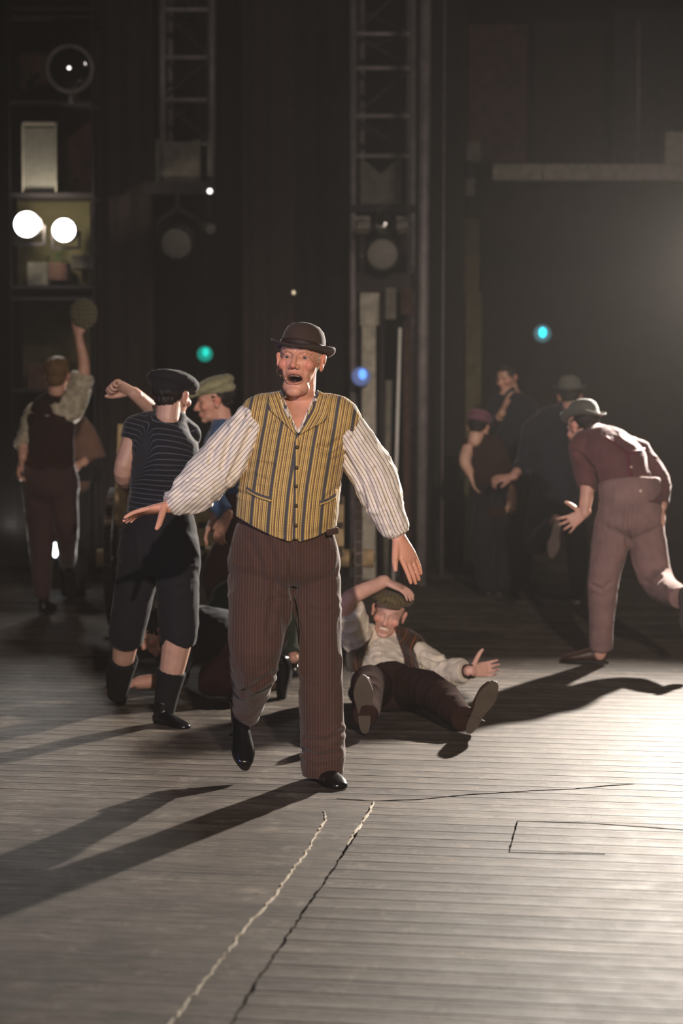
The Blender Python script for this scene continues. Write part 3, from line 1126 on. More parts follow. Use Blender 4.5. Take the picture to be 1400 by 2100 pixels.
# ================================================================== the stooping man on the right
run = figure(dict(
    D=10.95, base=(1235, 1366), vox=.007, bvox=.0045,
    label='stooping man in grey bowler and maroon shirt, back to us, one foot kicked up',
    head=((1194, 876, .3), (-.62, .75, -.35), (-.15, .25, 1), 1.0), skin=(.58, .33, .25),
    torso=[(1298, 1035, 0, .175, .14), (1288, 990, .02, .15, .12), (1265, 948, .08, .18, .14), (1238, 915, .18, .17, .125), (1212, 893, .27, .08, .075)],
    side=(.85, .1, -.35),
    arms=[dict(pts=[(1190, 915, .12), (1204, 985, .08), (1198, 1052, .02)], r=[.05, .044, .03],
               hand=dict(d=(-.75, 0, -.5), n=(.1, -1, .1), tb=1, curl=(18, 20, 22, 24), spread=13, thumb=(.3, .95, -.2)), hs=.98,
               sl=(1.22, [.07, .062, .056])),
          dict(pts=[(1308, 925, .18), (1352, 985, .1), (1356, 1040, -.02)], r=[.05, .044, .03],
               hand=dict(d=(.1, 0, -1), n=(1, 0, 0), tb=1, curl=(30, 30, 30, 30)), hs=.9,
               sl=(1.9, [.068, .056, .046]))],
    top=M['maroonshirt'], bottom=M['dustybrown'], swr=(.009, (10, 10, 10), 21, 2.0), twr=(.007, (9, 9, 6), 22, 2.2),
    scr=[([(1185, 930), (1215, 960), (1225, 1000)], 5, .012)],
    trotop=[(1292, 1075, 0, .195, .15), (1293, 1030, 0, .18, .145), (1289, 985, .02, .178, .145)],
    tcr=[([(1293, 1040), (1290, 1080), (1284, 1115)], 5, .012), ([(1215, 1200), (1235, 1210), (1250, 1195)], 4, .008), ([(1320, 1190), (1340, 1200), (1355, 1185)], 4, .008)],
    legs=[dict(pts=[(1258, 1075, 0), (1236, 1205, 0), (1230, 1342, .08)], tr=(1.92, [.112, .084, .062]), r=[.08, .055, .036]),
          dict(pts=[(1322, 1075, 0), (1344, 1185, -.02), (1388, 1222, -.32)], tr=(2.15, [.108, .092, .066]), r=[.08, .055, .036])],
    shoes=[((1246, 1362, .08), (-.75, .2, 0), (0, 0, 1), .98), ((1400, 1205, -.4), (.12, -.1, -1), (.2, 1, -.2), .95)],
    shoemat=M['brownleather'], solemat=M['darksole'],
    hair=(M['darkhair'], 'under'),
    hat=('bowler', M['greyfelt'], M['greyfelt'], (0, -.02, .045), (-.66, .78, -.2), (0, .18, 1), dict(crown=.112, rx=.084, ry=.1, brim=.036, curl=.02)),
))
sb = bvh_of(run['shirt'])
for A, B in [([(1243, 893), (1262, 908), (1283, 925)], [(1240, 897), (1259, 912), (1280, 930)]), ([(1322, 918), (1300, 924), (1288, 929)], [(1322, 923), (1301, 929), (1289, 934)]),
             ([(1281, 925), (1285, 950), (1291, 985)], [(1288, 925), (1292, 950), (1298, 985)])]:
    me = strip(A, B, sb, .006, .003, n=14, m=3)
    if me:
        obj('brace', me, M['brace'], run['root'])
tb_ = bvh_of(run['trousers'])
for bx, by, bb in [(1293, 958, sb), (1313, 1007, tb_)]:
    d = Vector(P(bx, by, 20)) - cam0
    d.normalize()
    h = bb.ray_cast(cam0, d)
    if h[0]:
        obj('button', [ell(np.array(h[0]), .009, n=12, m=8)], M['teeth'], run['root'])

# ================================================================== the man in the striped jersey
jer = figure(dict(
    D=9.07, base=(325, 1487), vox=.0065, bvox=.004,
    label='boy in navy striped jersey and black knickerbockers seen from behind, fist raised',
    head=((352, 812, .03), (.45, .88, -.05), (.04, 0, 1), 1.02), skin=(.42, .25, .19),
    torso=[(325, 1090, .05, .165, .13), (329, 1020, .05, .15, .12), (335, 950, .03, .162, .13), (336, 898, .03, .155, .12), (347, 860, .05, .085, .075)],
    arms=[dict(pts=[(280, 878, .03), (252, 968, 0), (266, 1002, .22)], r=[.05, .045, .03], side=(0, 1, 0),
               hand=dict(d=(.4, 1, -.1), n=(-1, 0, .3), tb=1, curl=(60, 60, 60, 60)), hs=.95, sl=(.28, [.062, .058, .05])),
          dict(pts=[(385, 892, .1), (338, 862, .2), (274, 806, .06)], r=[.055, .045, .031], side=(0, .5, .8),
               hand=dict(d=(-.8, -.25, .42), n=(.1, .55, .9), tb=1, curl=(78, 80, 82, 84), spread=1, thumb=(.75, .4, -.5), tcurl=40), hs=1.05, sl=(1.35, [.066, .058, .05]))],
    top=M['jersey'], topname='jersey', bottom=M['black'], legname='knickerbockers',
    swr=(.006, (12, 12, 12), 31, 2.0), twr=(.008, (9, 9, 6), 32, 2.2),
    trotop=[(326, 1150, .03, .188, .14), (326, 1095, .04, .178, .14), (328, 1050, .05, .155, .125)],
    legs=[dict(pts=[(290, 1130, .05), (262, 1290, .08), (243, 1412, .33)], tr=(1.08, [.108, .085, .08]), r=[.08, .065, .04]),
          dict(pts=[(364, 1130, 0), (366, 1290, -.03), (334, 1460, .02)], tr=(1.06, [.108, .09, .08]), r=[.08, .074, .04])],
    shoes=[((224, 1392, .3), (.14, .72, -.64), (0, .64, .75), .92), ((316, 1490, .03), (.66, -.62, 0), (0, 0, 1), .88)],
    shoemat=M['blackleather'], solemat=M['darksole'], boot=.14,
    hair=(M['darkhair'], 'under'),
    hat=('cap', M['black'], None, (0, -.004, -.022), (.45, .88, -.05), (.05, 0, 1), dict(puff=1.16, wide=1.04)),
))
J = jer['J']
for q in ([(254, 1350, .18), (246, 1390, .27), (240, 1425, .36)], [(352, 1375, 0), (343, 1420, .01), (335, 1465, .02)]):
    pts = [J(p) for p in q]
    obj('sock', remesh([tube(pts, [.071, .058, .05], n=20, cap='flat')], .006, 3), M['sock'], jer['root'])
obj('glove', remesh([tube([J((252, 955, 0)), J((254, 972, .02)), J((262, 990, .12))], [.044, .046, .04], n=18, cap='flat')], .006, 3), M['navy'], jer['root'])

# ================================================================== the youth in the sage cap
you = figure(dict(
    D=11.25, base=(490, 1352), vox=.007, bvox=.0042,
    label='youth in profile with sage tweed cap and blue jacket behind the singing man',
    head=((440, 823, 0), (-1, -.12, -.1), (-.02, 0, 1), 1.05), skin=(.60, .32, .24), eyes=(-1, -.2, 0),
    torso=[(492, 1085, 0, .15, .12), (484, 1010, 0, .14, .12), (472, 945, 0, .17, .13), (462, 900, 0, .16, .12), (455, 872, 0, .065, .065)],
    side=(.25, 1, 0),
    arms=[dict(pts=[(452, 908, -.15), (430, 1000, -.2), (466, 1058, -.2)], r=[.05, .043, .03],
               hand=dict(d=(-.45, 0, -1), n=(-.6, -.6, .3), tb=1, curl=(18, 20, 22, 24)), sl=(1.85, [.072, .062, .05])),
          dict(pts=[(470, 905, .15), (470, 1000, .22), (440, 1060, .25)], r=[.05, .043, .03],
               hand=dict(d=(-.5, 0, -1), n=(-1, 0, 0), tb=1), sl=(1.85, [.07, .06, .05]))],
    top=M['blue'], topname='jacket', bottom=M['maroon'], swr=(.009, (12, 12, 12), 41, 2.0), twr=(.009, (10, 10, 6), 42, 2.0),
    legs=[dict(pts=[(482, 1110, -.06), (445, 1195, -.12), (492, 1325, 0)], tr=(2.08, [.1, .08, .06])),
          dict(pts=[(500, 1110, .08), (480, 1210, .1), (520, 1325, .15)], tr=(2.08, [.1, .08, .06]))],
    shoes=[((500, 1352, 0), (-1, -.1, 0), (0, 0, 1)), ((525, 1345, .15), (-1, .1, 0), (0, 0, 1))],
    shoemat=M['blackleather'], solemat=M['darksole'],
    hair=(M['darkhair'], 'under'),
    hat=('cap', M['sage'], None, (0, -.006, .0), (-1, -.12, -.16), (-.1, 0, 1), dict(puff=1.04)),
))

# ================================================================== the man waving a cap at far left
wav = figure(dict(
    D=13.3, base=(92, 1262), vox=.009, bvox=.0055,
    label='sandy-haired man in dark waistcoat at far left, back to us, arm stretched up',
    head=((118, 771, 0), (.15, 1, .0), (.02, 0, 1), 1.0), skin=(.58, .33, .24),
    torso=[(104, 980, 0, .165, .13), (102, 930, 0, .15, .12), (100, 885, 0, .16, .12), (108, 842, 0, .15, .11), (116, 815, 0, .07, .07)],
    arms=[dict(pts=[(72, 850, 0), (50, 905, -.04), (46, 940, -.14)], hand=dict(d=(-.3, -.3, -1), n=(-1, -.3, 0), tb=-1, curl=(35, 35, 35, 35)), sl=(1.3, [.07, .06, .055])),
          dict(pts=[(146, 842, 0), (172, 765, 0), (161, 690, 0)], hand=dict(d=(-.1, .1, 1), n=(-.2, -1, 0), tb=1, curl=(55, 60, 60, 60), spread=2), hs=1.0, sl=(.95, [.085, .072, .058]))],
    top=plain('mottled_grey_shirt', 'a89e8a', .9, var=.35, vscale=30), bottom=plain('very_dark_maroon_wool', '35211f', .9), swr=(.014, (12, 12, 12), 51, 1.6), twr=(.008, (8, 8, 6), 52, 2.0),
    vest=dict(mat=M['darkwool'], sh=.55, pts=[(103, 985, 0, .175, .14), (102, 930, 0, .165, .135), (100, 885, 0, .175, .135), (107, 845, 0, .155, .12), (114, 822, 0, .09, .085)], wr=(.006, (10, 10, 10), 5, 2)),
    trotop=[(103, 1010, 0, .19, .15), (103, 975, 0, .185, .145), (103, 940, 0, .15, .12)],
    legs=[dict(pts=[(80, 1005, 0), (84, 1100, -.02), (87, 1215, 0)], tr=(2.1, [.112, .088, .056])),
          dict(pts=[(130, 1005, 0), (136, 1085, -.04), (138, 1155, .25)], tr=(2.1, [.1, .08, .055]))],
    shoes=[((86, 1262, -.02), (.15, 1, 0), (0, 0, 1)), ((137, 1170, .22), (.05, .6, -.8), (0, .8, .6))],
    shoemat=M['blackleather'], solemat=M['darksole'], boot=.16, hair=(M['sandyhair'], 'full'),
))
J = wav['J']
c = J((172, 643, .0))
me = remesh([ell(c, (.095, .028, .1), n=28, m=14), tube([c + [-.05, -.0, -.08], c + [.0, -.01, -.10], c + [.05, 0, -.08]], [(.012, .005)] * 3, side=(0, 0, 1), n=10)], .006, 3)
wrinkle(me, .006, (25, 25, 25), 6)
V = getV(me)
at = me.attributes.new('pc', 'FLOAT_VECTOR', 'POINT')
at.data.foreach_set('vector', np.stack([V[:, 0], V[:, 2], V[:, 1]], 1).astype(np.float32).ravel())
tag(obj('flat_cap', me, plaid('grey_green_tweed', '6a6650', '7c775e', '57543f', .03)), 'grey-green tweed cap held up in the raised hand at far left', 'cap')

shawl = figure(dict(
    D=14.3, base=(150, 1232), vox=.011, bvox=.008, group=None,
    label='person in a wide brown shawl, mostly hidden behind the man waving a cap',
    head=((146, 836, 0), (.3, .9, 0), (0, 0, 1), .9), skin=(.5, .28, .2),
    torso=[(146, 985, 0, .15, .12), (148, 935, 0, .14, .12), (150, 895, 0, .15, .12), (150, 868, 0, .09, .08)],
    arms=[dict(pts=[(125, 885, 0), (120, 930, 0), (130, 965, -.1)], sl=(1.9, [.06, .05, .045])),
          dict(pts=[(170, 885, 0), (185, 925, -.02), (170, 950, -.16)], hand=dict(d=(-.9, -.3, -.2), n=(0, -.5, 1), tb=-1, curl=(25, 25, 25, 25)), sl=(1.6, [.07, .06, .045]))],
    xshirt=[tube([P(156, 856, 14.3), P(172, 895, 14.26), P(184, 945, 14.24)], [(.06, .05), (.1, .08), (.125, .09)], cap='flat')],
    top=M['brownshawl'], topname='shawl', bottom=M['black'],
    legs=[dict(pts=[(140, 1000, 0), (140, 1110, 0), (142, 1215, 0)], tr=(2.08, [.1, .08, .06])), dict(pts=[(158, 1000, .1), (160, 1110, .1), (158, 1210, .1)], tr=(2.08, [.1, .08, .06]))],
    shoes=[((142, 1232, 0), (0, 1, 0), (0, 0, 1)), ((158, 1229, .1), (0, 1, 0), (0, 0, 1))],
    shoemat=M['blackleather'], solemat=M['darksole'], hair=(M['darkhair'], 'full')))

# ================================================================== people on the floor behind the singer
figure(dict(
    D=9.95, base=(450, 1427), vox=.008, bvox=.0055,
    label='person in navy crawling on hands and knees behind the boy in the jersey',
    head=((322, 1297, 0), (-.8, -.25, -.5), (-.45, 0, .85), .95), skin=(.4, .22, .17),
    torso=[(505, 1345, .05, .155, .13), (460, 1310, .03, .15, .14), (412, 1300, 0, .155, .14), (372, 1312, 0, .14, .12), (345, 1312, 0, .07, .07)],
    side=(0, 1, .15),
    arms=[dict(pts=[(378, 1330, -.17), (350, 1388, -.2), (285, 1400, -.2)], hand=dict(d=(-1, 0, -.1), n=(0, 0, 1), tb=-1), sl=(1.0, [.07, .055, .05]), r=[.05, .045, .034]),
          dict(pts=[(378, 1322, .15), (362, 1395, .2), (320, 1408, .2)], hand=dict(d=(-1, 0, -.1), n=(0, 0, 1), tb=1), sl=(1.0, [.07, .055, .05]))],
    top=M['navy'], bottom=M['maroon'], swr=(.01, (9, 9, 9), 61, 2.0), twr=(.01, (9, 9, 9), 62, 2.0),
    legs=[dict(pts=[(505, 1360, -.1), (430, 1395, -.12), (560, 1402, -.15)], tr=(1.9, [.11, .08, .06])), dict(pts=[(510, 1360, .15), (450, 1395, .2), (560, 1398, .2)], tr=(1.9, [.11, .08, .06]))],
    shoes=[((556, 1345, -.16), (.1, .1, -1), (1, 0, .1)), ((560, 1345, .18), (.1, .1, -1), (1, 0, .1))],
    shoemat=M['blackleather'], solemat=M['darksole'], hair=(M['darkhair'], 'full')))
figure(dict(
    D=10.5, base=(540, 1395), vox=.009, bvox=.007,
    label='person in dark green squatting with bowed head behind the singing man',
    head=((515, 1172, .15), (-.2, .8, -.6), (0, .5, .8), .95), skin=(.4, .22, .17),
    torso=[(560, 1330, 0, .165, .14), (545, 1285, 0, .16, .14), (525, 1240, .03, .165, .13), (515, 1205, .08, .14, .11), (512, 1190, .1, .07, .07)],
    arms=[dict(pts=[(460, 1225, .05), (440, 1290, -.05), (480, 1335, -.2)], sl=(1.9, [.07, .06, .05])), dict(pts=[(575, 1225, .05), (603, 1290, -.05), (602, 1350, -.2)], sl=(1.9, [.07, .055, .045]))],
    top=M['green'], bottom=M['darkwool'], swr=(.01, (9, 9, 9), 71, 2.0),
    legs=[dict(pts=[(535, 1345, 0), (490, 1290, .3), (515, 1372, .1)], tr=(1.9, [.1, .08, .06])), dict(pts=[(580, 1345, 0), (600, 1300, .25), (603, 1372, .1)], tr=(1.9, [.1, .08, .06]))],
    shoes=[((520, 1395, .0), (-.2, 1, 0), (0, 0, 1)), ((602, 1395, .0), (.2, 1, 0), (0, 0, 1))],
    shoemat=M['blackleather'], solemat=M['darksole'], hair=(M['darkhair'], 'full')))

# ================================================================== the dark group at the right
figure(dict(
    D=14.0, base=(1180, 1240), vox=.01, bvox=.0065,
    label='person in navy running away into the dark, pale shoe sole kicked up towards us',
    head=((1168, 815, .2), (.1, .95, -.2), (0, .15, 1), 1.0), skin=(.4, .22, .17),
    torso=[(1142, 1010, 0, .17, .14), (1132, 955, .04, .165, .14), (1130, 905, .1, .185, .14), (1142, 865, .16, .165, .12), (1156, 843, .2, .07, .07)],
    arms=[dict(pts=[(1092, 880, .1), (1075, 945, .05), (1050, 978, -.1)], hand=dict(d=(-1, -.2, -.1), n=(0, -.5, 1), tb=-1, curl=(40, 40, 40, 40)), hs=1.1, sl=(1.6, [.07, .06, .05])),
          dict(pts=[(1185, 875, .15), (1200, 940, .2), (1190, 990, .3)], sl=(1.9, [.07, .06, .05]))],
    top=M['navy'], topname='jacket', bottom=M['navy'], swr=(.01, (8, 8, 8), 81, 2.0),
    legs=[dict(pts=[(1115, 1030, 0), (1098, 1115, .1), (1140, 1065, -.3)], tr=(1.9, [.11, .09, .06])), dict(pts=[(1168, 1030, 0), (1184, 1125, .02), (1184, 1215, .05)], tr=(2.1, [.11, .085, .06]))],
    shoes=[((1144, 1068, -.36), (-.16, .1, -1), (.1, 1, .1), .95), ((1184, 1238, .02), (-.05, 1, 0), (0, 0, 1))],
    shoemat=M['blackleather'], solemat=M['greysole'], hair=(M['darkhair'], 'under'),
    hat=('bowler', M['greyfelt'], M['greyfelt'], (0, -.02, .045), (.1, .98, -.1), (0, .1, 1), {})))
figure(dict(
    D=14.5, base=(1010, 1228), vox=.01, bvox=.0065,
    label='person in dusky red cap and dark coat at left of the shadowy group',
    head=((980, 877, 0), (.3, .9, -.2), (.1, 0, 1), .95), skin=(.5, .3, .22),
    torso=[(1015, 1040, 0, .15, .12), (1008, 990, 0, .14, .12), (1000, 945, 0, .15, .12), (993, 915, 0, .14, .11), (985, 898, 0, .065, .065)],
    arms=[dict(pts=[(962, 915, 0), (953, 945, -.1), (962, 968, -.1)], sl=(.1, [.06, .055, .05]), hand=dict(d=(.3, 0, -1), n=(-1, 0, 0), tb=1), r=[.05, .045, .035]),
          dict(pts=[(1025, 925, 0), (1040, 980, 0), (1052, 1010, -.1)], hand=dict(d=(-.2, 0, -1), n=(0, -1, 0), tb=1), sl=(1.5, [.06, .055, .045]))],
    top=M['darkwool'], topname='coat', bottom=M['black'],
    legs=[dict(pts=[(995, 1060, 0), (990, 1140, 0), (1000, 1210, 0)], tr=(2.08, [.1, .08, .06])), dict(pts=[(1032, 1060, 0), (1035, 1140, .1), (1025, 1210, .1)], tr=(2.08, [.1, .08, .06]))],
    shoes=[((1000, 1226, 0), (.1, 1, 0), (0, 0, 1)), ((1025, 1223, .1), (0, 1, 0), (0, 0, 1))],
    shoemat=M['blackleather'], solemat=M['darksole'], hair=(M['darkhair'], 'under'),
    hat=('cap', plain('dusky_red_wool', '6a4450', .9), None, (0, 0, 0), (.3, .9, -.2), (.1, 0, 1), {})))
figure(dict(
    D=15.2, base=(1055, 1204), vox=.01, bvox=.006,
    label='bareheaded person in a dark blue jacket standing tallest at the back of the shadowy group',
    head=((1040, 775, 0), (-.7, -.7, -.2), (0, 0, 1), .95), skin=(.5, .28, .2),
    torso=[(1055, 975, 0, .15, .12), (1052, 915, 0, .14, .12), (1050, 860, 0, .16, .12), (1048, 825, 0, .15, .11), (1044, 806, 0, .065, .065)],
    arms=[dict(pts=[(1015, 835, 0), (1008, 880, -.1), (1030, 845, -.25)], hand=dict(d=(.3, 0, 1), n=(-1, 0, 0), tb=1), sl=(1.7, [.065, .055, .045])),
          dict(pts=[(1085, 835, 0), (1095, 900, 0), (1085, 950, 0)], sl=(1.9, [.065, .055, .045]))],
    top=M['navy'], topname='jacket', bottom=M['black'],
    legs=[dict(pts=[(1038, 990, 0), (1038, 1090, 0), (1040, 1190, 0)], tr=(2.08, [.1, .08, .06])), dict(pts=[(1072, 990, 0), (1074, 1090, 0), (1074, 1190, 0)], tr=(2.08, [.1, .08, .06]))],
    shoes=[((1040, 1204, 0), (0, -1, 0), (0, 0, 1)), ((1074, 1204, 0), (0, -1, 0), (0, 0, 1))],
    shoemat=M['blackleather'], solemat=M['darksole'], hair=(M['darkhair'], 'full')))
# ------------------------------------------------------------------ stage floor
cam = bpy.data.cameras.new('camera')
co = bpy.data.objects.new('camera', cam)
COL.objects.link(co)
SC.camera = co
co.location = (0, 0, HC)
co.rotation_euler = (math.pi / 2 - PIT, 0, 0)
cam.sensor_fit = 'HORIZONTAL'
cam.sensor_width = 24
cam.lens = F / 1400 * 24
cam.clip_start = .1
cam.dof.use_dof = True
cam.dof.focus_distance = 7.8
cam.dof.aperture_fstop = 2.0

ANG = math.atan2(-.1525, .988)          # planks run slightly turned across the stage
UX = np.array([math.cos(ANG), math.sin(ANG), 0])
UY = np.array([-UX[1], UX[0], 0])


def stage(u, v, z=0):
    return UX * u + UY * v + np.array([0, 0, z])


def stage_uv(px, py):
    g = G(px, py)
    return g @ UX, g @ UY


def floor_mat():
    m, nt, b = mat_new('painted_stage_planks')
    L = nt.links.new
    tc = N_(nt, 'ShaderNodeTexCoord')
    sp = N_(nt, 'ShaderNodeSeparateXYZ')
    L(tc.outputs['Object'], sp.inputs[0])

    def mth(op, a, c=None, d=None):
        n = N_(nt, 'ShaderNodeMath', operation=op)
        for i, x in enumerate((a, c, d)):
            if x is None:
                continue
            if isinstance(x, (int, float)):
                n.inputs[i].default_value = x
            else:
                L(x, n.inputs[i])
        return n.outputs[0]
    u, v = sp.outputs[0], sp.outputs[1]
    PW = .118
    vv = mth('DIVIDE', v, PW)
    f = mth('FRACT', vv)
    idx = mth('FLOOR', vv)
    edge = mth('MINIMUM', f, mth('SUBTRACT', 1, f))          # 0 at the seams
    seam = mth('SUBTRACT', 1, mth('MINIMUM', mth('DIVIDE', edge, .085), 1))
    # board ends
    rnd = N_(nt, 'ShaderNodeTexWhiteNoise', noise_dimensions='1D')
    L(idx, rnd.inputs['W'])
    uu = mth('ADD', mth('DIVIDE', u, 2.6), rnd.outputs['Value'])
    fu = mth('FRACT', uu)
    rnd2 = N_(nt, 'ShaderNodeTexWhiteNoise', noise_dimensions='2D')
    cmb = N_(nt, 'ShaderNodeCombineXYZ')
    L(idx, cmb.inputs[0])
    L(mth('FLOOR', uu), cmb.inputs[1])
    L(cmb.outputs[0], rnd2.inputs['Vector'])
    end = mth('SUBTRACT', 1, mth('MINIMUM', mth('DIVIDE', fu, .0016), 1))

    def noise(scale, st, det=5.0, rough=.6):
        mp = N_(nt, 'ShaderNodeMapping')
        mp.inputs['Scale'].default_value = st
        L(tc.outputs['Object'], mp.inputs['Vector'])
        n = N_(nt, 'ShaderNodeTexNoise', Scale=scale, Detail=det, Roughness=rough)
        L(mp.outputs[0], n.inputs['Vector'])
        return n.outputs['Fac']
    grain = noise(7, (.9, 6, 1), 8.0, .7)
    fine = noise(60, (.5, 3, 1))
    blotch = noise(1.6, (1, 1.6, 1))
    scuff = noise(7, (1, 1, 1), 8.0, .75)

    def ramp(x, st):
        r = N_(nt, 'ShaderNodeValToRGB')
        while len(r.color_ramp.elements) < len(st):
            r.color_ramp.elements.new(.5)
        for e, (p, c) in zip(r.color_ramp.elements, st):
            e.position = p
            e.color = c if isinstance(c, tuple) else srgb(c)
        L(x, r.inputs[0])
        return r.outputs[0]
    base = ramp(grain, [(.3, '403a35'), (.5, '5f564e'), (.7, '7c7165')])

    def mix(bt, fac, a, c):
        n = N_(nt, 'ShaderNodeMixRGB', blend_type=bt)
        if isinstance(fac, (int, float)):
            n.inputs[0].default_value = fac
        else:
            L(fac, n.inputs[0])
        for i, x in ((1, a), (2, c)):
            if isinstance(x, tuple):
                n.inputs[i].default_value = x
            else:
                L(x, n.inputs[i])
        return n.outputs[0]
    col = mix('MULTIPLY', .8, base, ramp(rnd2.outputs['Value'], [(0, (.5, .47, .45, 1)), (1, (1, 1, 1, 1))]))
    col = mix('MULTIPLY', .8, col, ramp(blotch, [(.3, (.62, .6, .6, 1)), (.65, (1, 1, 1, 1))]))
    col = mix('MIX', mth('MULTIPLY', ramp(scuff, [(.55, (0, 0, 0, 1)), (.72, (1, 1, 1, 1))]), .45), col, srgb('a69c90'))
    wear = noise(4.5, (1, 1.5, 1), 7.0, .7)
    col = mix('MULTIPLY', .75, col, ramp(wear, [(.38, (.5, .46, .44, 1)), (.56, (1, 1, 1, 1))]))
    col = mix('MULTIPLY', .5, col, ramp(fine, [(.35, (.75, .75, .75, 1)), (.6, (1, 1, 1, 1))]))
    dirt = mth('SUBTRACT', 1, mth('MINIMUM', mth('DIVIDE', edge, .3), 1))
    dirt = mth('MULTIPLY', dirt, ramp(noise(2.2, (.55, 5, 1), 3.0), [(.42, (0, 0, 0, 1)), (.62, (1, 1, 1, 1))]))
    col = mix('MIX', mth('MULTIPLY', dirt, .55), col, (.02, .016, .013, 1))
    # the forestage left of the joint is one smoother sheet
    ub = mth('SUBTRACT', u, USEAM)
    left = mth('LESS_THAN', ub, 0)
    near = mth('LESS_THAN', v, VEND)
    sheet = mth('MULTIPLY', left, near)
    sm = mth('MULTIPLY', seam, mth('SUBTRACT', 1, mth('MULTIPLY', sheet, .8)))
    sn = noise(3, (.5, 6, 1))
    sm = mth('MULTIPLY', sm, mth('MAXIMUM', mth('MULTIPLY_ADD', sn, 2.6, -.55), .12))
    sm = mth('MINIMUM', sm, 1)
    col = mix('MIX', mth('MULTIPLY', mth('MAXIMUM', sm, mth('MULTIPLY', end, .6)), .85), col, (.012, .01, .01, 1))
    L(col, b.inputs['Base Color'])
    ro = mth('MULTIPLY_ADD', scuff, .3, .5)
    L(ro, b.inputs['Roughness'])
    b.inputs['Specular IOR Level'].default_value = .15
    # cupped boards
    cup = mth('MULTIPLY', mth('MULTIPLY', mth('MULTIPLY', f, mth('SUBTRACT', 1, f)), -3.2), mth('SUBTRACT', 1, mth('MULTIPLY', sheet, .75)))
    tilt = mth('MULTIPLY', f, mth('MULTIPLY', mth('SUBTRACT', rnd.outputs['Value'], .3), .9))
    h = mth('ADD', mth('ADD', cup, tilt), mth('MULTIPLY', grain, .9))
    h = mth('ADD', h, mth('MULTIPLY', scuff, .5))
    h = mth('SUBTRACT', h, mth('MULTIPLY', sm, 2.2))
    bp = N_(nt, 'ShaderNodeBump', Strength=.7, Distance=.005)
    L(h, bp.inputs['Height'])
    L(bp.outputs[0], b.inputs['Normal'])
    return m


USEAM, VEND = stage_uv(720, 1715)[0], stage_uv(765, 1648)[1]
FM = floor_mat()
me = bpy.data.meshes.new('floor')
w, d = 12, 30
me.from_pydata([(-w, -4, 0), (w, -4, 0), (w, d, 0), (-w, d, 0), (-w, -4, -.1), (w, -4, -.1), (w, d, -.1), (-w, d, -.1)], [],
               [(0, 1, 2, 3), (4, 7, 6, 5), (0, 4, 5, 1), (1, 5, 6, 2), (2, 6, 7, 3), (3, 7, 4, 0)])
fl = bpy.data.objects.new('floor', me)
COL.objects.link(fl)
me.materials.append(FM)
fl.rotation_euler = (0, 0, ANG)
tag(fl, 'grey-brown scuffed stage floor of painted planks', kind='structure')
FLOORCH = []


def ribbon(name, pts, wid, mat, z=.0015, jit=.0, seed=0, label=None):
    """a thin line of wear or painted glint lying on the boards"""
    rr = random.Random(seed)
    g = np.array([G(*p)[:2] for p in pts])
    d = np.r_[0, np.cumsum(np.hypot(*np.diff(g, axis=0).T))]
    n = int(d[-1] / .03) + 2
    t = np.linspace(0, d[-1], n)
    X = np.stack([np.interp(t, d, g[:, 0]), np.interp(t, d, g[:, 1])], 1)
    T = np.gradient(X, axis=0)
    T /= np.linalg.norm(T, axis=1)[:, None]
    Nn = np.stack([-T[:, 1], T[:, 0]], 1)
    V = []
    for i in range(n):
        c = X[i] + Nn[i] * rr.uniform(-jit, jit)
        w_ = wid * rr.uniform(.35, 1.25)
        e = min(i, n - 1 - i)
        w_ *= min(1, .3 + e * .25)
        V += [(*(c - Nn[i] * w_), .0), (*(c - Nn[i] * w_ * .6), z), (*(c + Nn[i] * w_ * .6), z), (*(c + Nn[i] * w_), .0)]
    fs = [(4 * i + k, 4 * i + k + 1, 4 * i + 5 + k, 4 * i + 4 + k) for i in range(n - 1) for k in range(3)]
    m_ = bpy.data.meshes.new(name)
    m_.from_pydata([tuple(v) for v in V], [], fs)
    m_.update()
    m_.flip_normals()
    ob = bpy.data.objects.new(name, m_)
    COL.objects.link(ob)
    m_.materials.append(mat)
    ob.parent = fl
    ob.matrix_parent_inverse = fl.matrix_world.inverted() if False else ob.matrix_parent_inverse
    from mathutils import Matrix
    ob.matrix_parent_inverse = Matrix.Rotation(-ANG, 4, 'Z')
    if label:
        ob['label'] = label
    return ob


M['paint'] = plain('chipped_paint_and_glint', 'b5aa98', .5, var=.3, vscale=30)  # chipped paint, also the colour of the painted glint on the joint
M['dust'] = plain('dirt_filled_joint', '0d0a09', 1.0, var=.4, vscale=40, sheen=0, spec=0)
ribbon('ridge_and_glint', [(664, 1664), (668, 1680), (650, 1712), (625, 1752), (600, 1785), (560, 1842), (510, 1895), (450, 1975), (395, 2045), (350, 2100), (330, 2125)], .0045, M['paint'], .004, .005, 1, 'pale strip painted as a glint along the joint')
ribbon('board_joint', [(765, 1645), (740, 1690), (720, 1725), (690, 1770), (650, 1830), (610, 1890), (560, 1962), (510, 2040), (475, 2100), (460, 2125)], .0045, M['dust'], .0015, .004, 2, 'dark joint between the boards')
ribbon('ridge_and_glint', [(768, 1645), (755, 1668), (740, 1690), (722, 1716), (712, 1735)], .006, M['paint'], .004, .004, 3, 'pale strip painted as a glint along the joint')  # painted highlight: white glint at the top of the dark joint
ribbon('floor_crack', [(690, 1638), (760, 1643), (860, 1640), (960, 1630), (1090, 1622), (1180, 1618), (1240, 1612), (1300, 1608)], .007, M['dust'], .0015, .002, 4, 'long dark crack')
ribbon('hatch_joint', [(1060, 1684), (1043, 1748)], .004, M['dust'], .0015, .001, 5)
ribbon('hatch_joint', [(1060, 1684), (1200, 1688), (1330, 1697), (1420, 1704)], .005, M['dust'], .0015, .001, 6)
ribbon('hatch_joint', [(1043, 1748), (1120, 1750), (1240, 1752)], .003, M['dust'], .0015, .001, 7)
